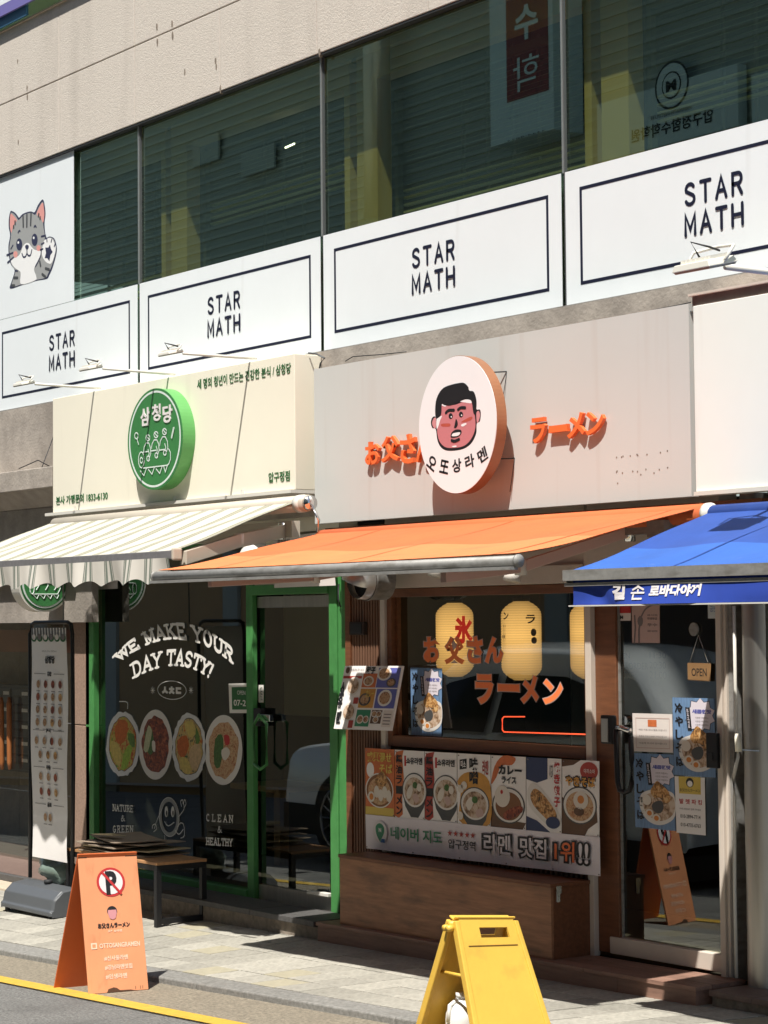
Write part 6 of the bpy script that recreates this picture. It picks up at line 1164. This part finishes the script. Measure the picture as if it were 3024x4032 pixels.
# ================================================================ OTHER SIDE OF THE STREET (seen in the glass)
def car(lab,xf,y1,z0,L,H,body,name):
    W_=1.85; y0=y1-W_; t=thing(name,lab,'car',(xf+L/2,(y0+y1)/2,z0))
    P=[(0,.35),(.01,.62),(.04,.78),(.20,.98*.88),(.27,.92),(.42,1.42),(.5,1.5),(.72,1.5),(.84,1.42),(.95,1.02),(.99,.95),(1,.6),(1,.35)]
    P=[(x*L,z*H/1.5) for x,z in P]; belt=.93*H/1.5
    # body shell: sections with tumblehome above the belt line
    out=smoothpts(P,4,closed=False); V=[];Fc=[]
    def inset(z): return 0 if z<=belt else .26*(z-belt)/(H-belt)
    ys=[0,.03,.12,.3,.5,.7,.88,.97,1]
    for fy in ys:
        for x,z in out:
            ins=inset(z)+(.03 if fy in (0,1) else 0); y=y0+ins+(W_-2*ins)*fy; V.append((xf+x,y,z0+z-(.03 if fy in(0,1) else 0)+(.10*(1-(2*fy-1)**2) if z>belt else .03*(1-(2*fy-1)**2))))
    n=len(out)
    for j in range(len(ys)-1):
        for i in range(n-1): Fc.append((j*n+i,j*n+i+1,(j+1)*n+i+1,(j+1)*n+i))
    Fc+=[tuple(range(n-1,-1,-1)),tuple((len(ys)-1)*n+i for i in range(n))]; obj('body',V,Fc,body,t,smooth=True)
    for side,ysd in ((1,y1),(-1,y0)):
        g=[(.31,.98),(.43,1.30),(.50,1.36),(.55,1.37),(.55,.98)]; g2=[(.57,.98),(.57,1.37),(.71,1.36),(.80,1.27),(.89,1.02)]
        for q in (g,g2):
            V=[(xf+x*L,ysd-side*(inset(z*H/1.5)-.006),z0+z*H/1.5) for x,z in q]; obj('side_window',V,[tuple(range(len(V)))],'car_glass',t)
        for wx in (.175,.81):
            c=(xf+wx*L,z0+.36); n=32
            MB().prismY([(c[0]+.41*math.cos(2*math.pi*i/n),c[1]+.41*math.sin(2*math.pi*i/n)) for i in range(n)],ysd-.02 if side>0 else ysd-.01,ysd+.01 if side>0 else ysd+.02).o('wheel_arch','tyre',t)
            w__=MB().prismY([(c[0]+.36*math.cos(2*math.pi*i/n),c[1]+.36*math.sin(2*math.pi*i/n)) for i in range(n)],ysd-.2*(1 if side>0 else 0),ysd+.2*(0 if side>0 else 1)+.02*side).o('wheel','tyre',t)
            for k in range(14):
                a=2*math.pi*k/14; yy=ysd+.028*side; p0=(c[0]+.05*math.cos(a),yy,c[1]+.05*math.sin(a)); p1=(c[0]+.265*math.cos(a),yy,c[1]+.265*math.sin(a)); MB().tube([p0,p1],.009,4).o('spoke','rim',w__ if False else t)
            rg=MB(); rg.tube([(c[0]+.27*math.cos(2*math.pi*k/24),ysd+.028*side,c[1]+.27*math.sin(2*math.pi*k/24)) for k in range(25)],.014,5,cap=False); rg.o('rim','rim',t)
        q=(xf+.30*L,ysd+.1*side,z0+1.02*H/1.5); MB().hexa([(q[0]-.06,q[1]-.1,q[2]-.08),(q[0]+.06,q[1]-.1,q[2]-.08),(q[0]+.06,q[1]+.1,q[2]-.06),(q[0]-.06,q[1]+.1,q[2]-.06)],[(q[0]-.06,q[1]-.1,q[2]+.08),(q[0]+.06,q[1]-.1,q[2]+.08),(q[0]+.06,q[1]+.1,q[2]+.06),(q[0]-.06,q[1]+.1,q[2]+.06)]).o('mirror',body,t,bevel=.02)
    MB().box(xf-.01,xf+.02,y0+.15,y0+.5,z0+.62,z0+.75).o('headlight','chrome',t); MB().box(xf-.01,xf+.02,y1-.5,y1-.15,z0+.62,z0+.75).o('headlight','chrome',t); box('cladding','tyre',t,xf+.03,xf+L-.03,y1-.02,y1+.012,z0+.22,z0+.46); MB().box(xf+.05,xf+L-.05,y0+.05,y1-.05,z0+.18,z0+.37).o('underbody','tyre',t)
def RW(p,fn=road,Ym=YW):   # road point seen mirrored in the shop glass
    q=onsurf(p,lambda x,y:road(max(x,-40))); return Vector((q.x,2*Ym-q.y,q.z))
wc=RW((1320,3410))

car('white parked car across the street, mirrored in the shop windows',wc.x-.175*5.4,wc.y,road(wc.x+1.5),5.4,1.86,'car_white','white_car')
ob=thing('opposite_building','grey ribbed office building across the street, mirrored in the upstairs glass','building',(-20,-4.5,0)); YO=-3.2
box('wall','opp_wall',ob,-60,14,-9,YO,-1.8,17); mb=MB(); z=3.2
while z<16.9: mb.box(-60,14,YO+.001,YO+.022,z,z+.05); z+=.16
mb.o('cladding_ribs','opp_rib',ob,kind='stuff')
for x in range(-58,14,4):
    box('beige_wall' if x<-23 else 'dark_shopfront','opp_beige' if x<-23 else 'opp_glass',ob,x+.21,x+3.74,YO+.002,YO+.06,-1.6,3.1); box('column','opp_rib',ob,x-.25,x+.2,YO+.002,YO+.12,-1.5,3.1)
for k in range(5): x=-52+12*k; box('window','opp_glass',ob,x,x+5,YO+.055,YO+.09,4.2,5.8)
Ym=7.739; 
def RV(p,Y): q=PY(p,2*Ym-Y); return Vector((q.x,Y,q.z))
def mirrorbox(nm,m,t,p0,p1,Y0,Y1): a=RV(p0,Y1);b=RV(p1,Y1); box(nm,m,t,min(a.x,b.x),max(a.x,b.x),Y0,Y1,min(a.z,b.z),max(a.z,b.z))
def mtext(s,m,t,p0,p1,Y,off=.03):   # reads correctly when faced, so appears reversed in the glass
    a=RV(p0,Y); b=RV(p1,Y); v,f,bb=rawtext(s,off,0,1.); V=[(b.x+(a.x-b.x)*(x-bb[0])/(bb[1]-bb[0]),Y+.006,a.z+(b.z-a.z)*(y-bb[2])/(bb[3]-bb[2])) for x,y,z in v]; obj('lettering',V,f,m,t)
t=thing('hanging_red_sign','tall red and white academy sign across the street, mirrored upstairs','sign',RV((2080,300),YO+.5)); mirrorbox('case','opp_panel',t,(1935,580),(2170,-500),YO+.1,YO+.6); mirrorbox('red_field','opp_red',t,(1998,405),(2150,-500),YO+.601,YO+.61)
mtext('수','opp_panel',t,(2030,170),(2120,0),YO+.615,.03); mtext('학','opp_panel',t,(2025,370),(2125,200),YO+.615,.0); mtext('초중고 수학전문','ink',t,(1998,470),(2140,425),YO+.602,.0); mtext('3444-8824','ink',t,(2000,560),(2150,510),YO+.602,.0)
t=thing('academy_window_sign','grey blue academy sign board across the street, mirrored in the upper right window','sign',RV((2620,400),YO+.3)); mirrorbox('board','opp_panel',t,(2355,640),(2905,250),YO+.05,YO+.2); mirrorbox('board','opp_panel',t,(2965,600),(3300,200),YO+.05,YO+.2)
a=RV((2645,335),YO+.21); 
for r_ in (.30,.27,.17): disc('emblem','ink' if r_!=.27 else 'opp_panel',t,(a.x,a.z),r_,r_,YO+.2+(.3-r_)*.05+.001,YO+.203+(.3-r_)*.05,30)
disc('emblem','opp_panel',t,(a.x,a.z),.15,.15,YO+.21,YO+.212,24); mtext('M','ink',t,(2625,365),(2665,310),YO+.215,.05); mtext('HAMMATH INSTITUTE','ink',t,(2565,475),(2725,415),YO+.203,.0); mtext('압구정함수학학원','ink',t,(2490,565),(2810,425),YO+.203,.02)
t=thing('roof_duct','round ribbed metal duct on the facade across the street, mirrored upstairs','duct',RV((1490,300),YO+.4)); a=RV((1490,860),YO+.4); b=RV((1500,-200),YO+.4); tube('pipe','alu',t,[(a.x,YO+.4,a.z),(a.x,YO+.4,b.z+3)],.2,16)
mirrorbox('glass_patch','opp_rib',ob,(760,660),(860,520),YO+.06,YO+.1); mirrorbox('glass_patch','opp_rib',ob,(950,700),(1080,560),YO+.06,YO+.1)
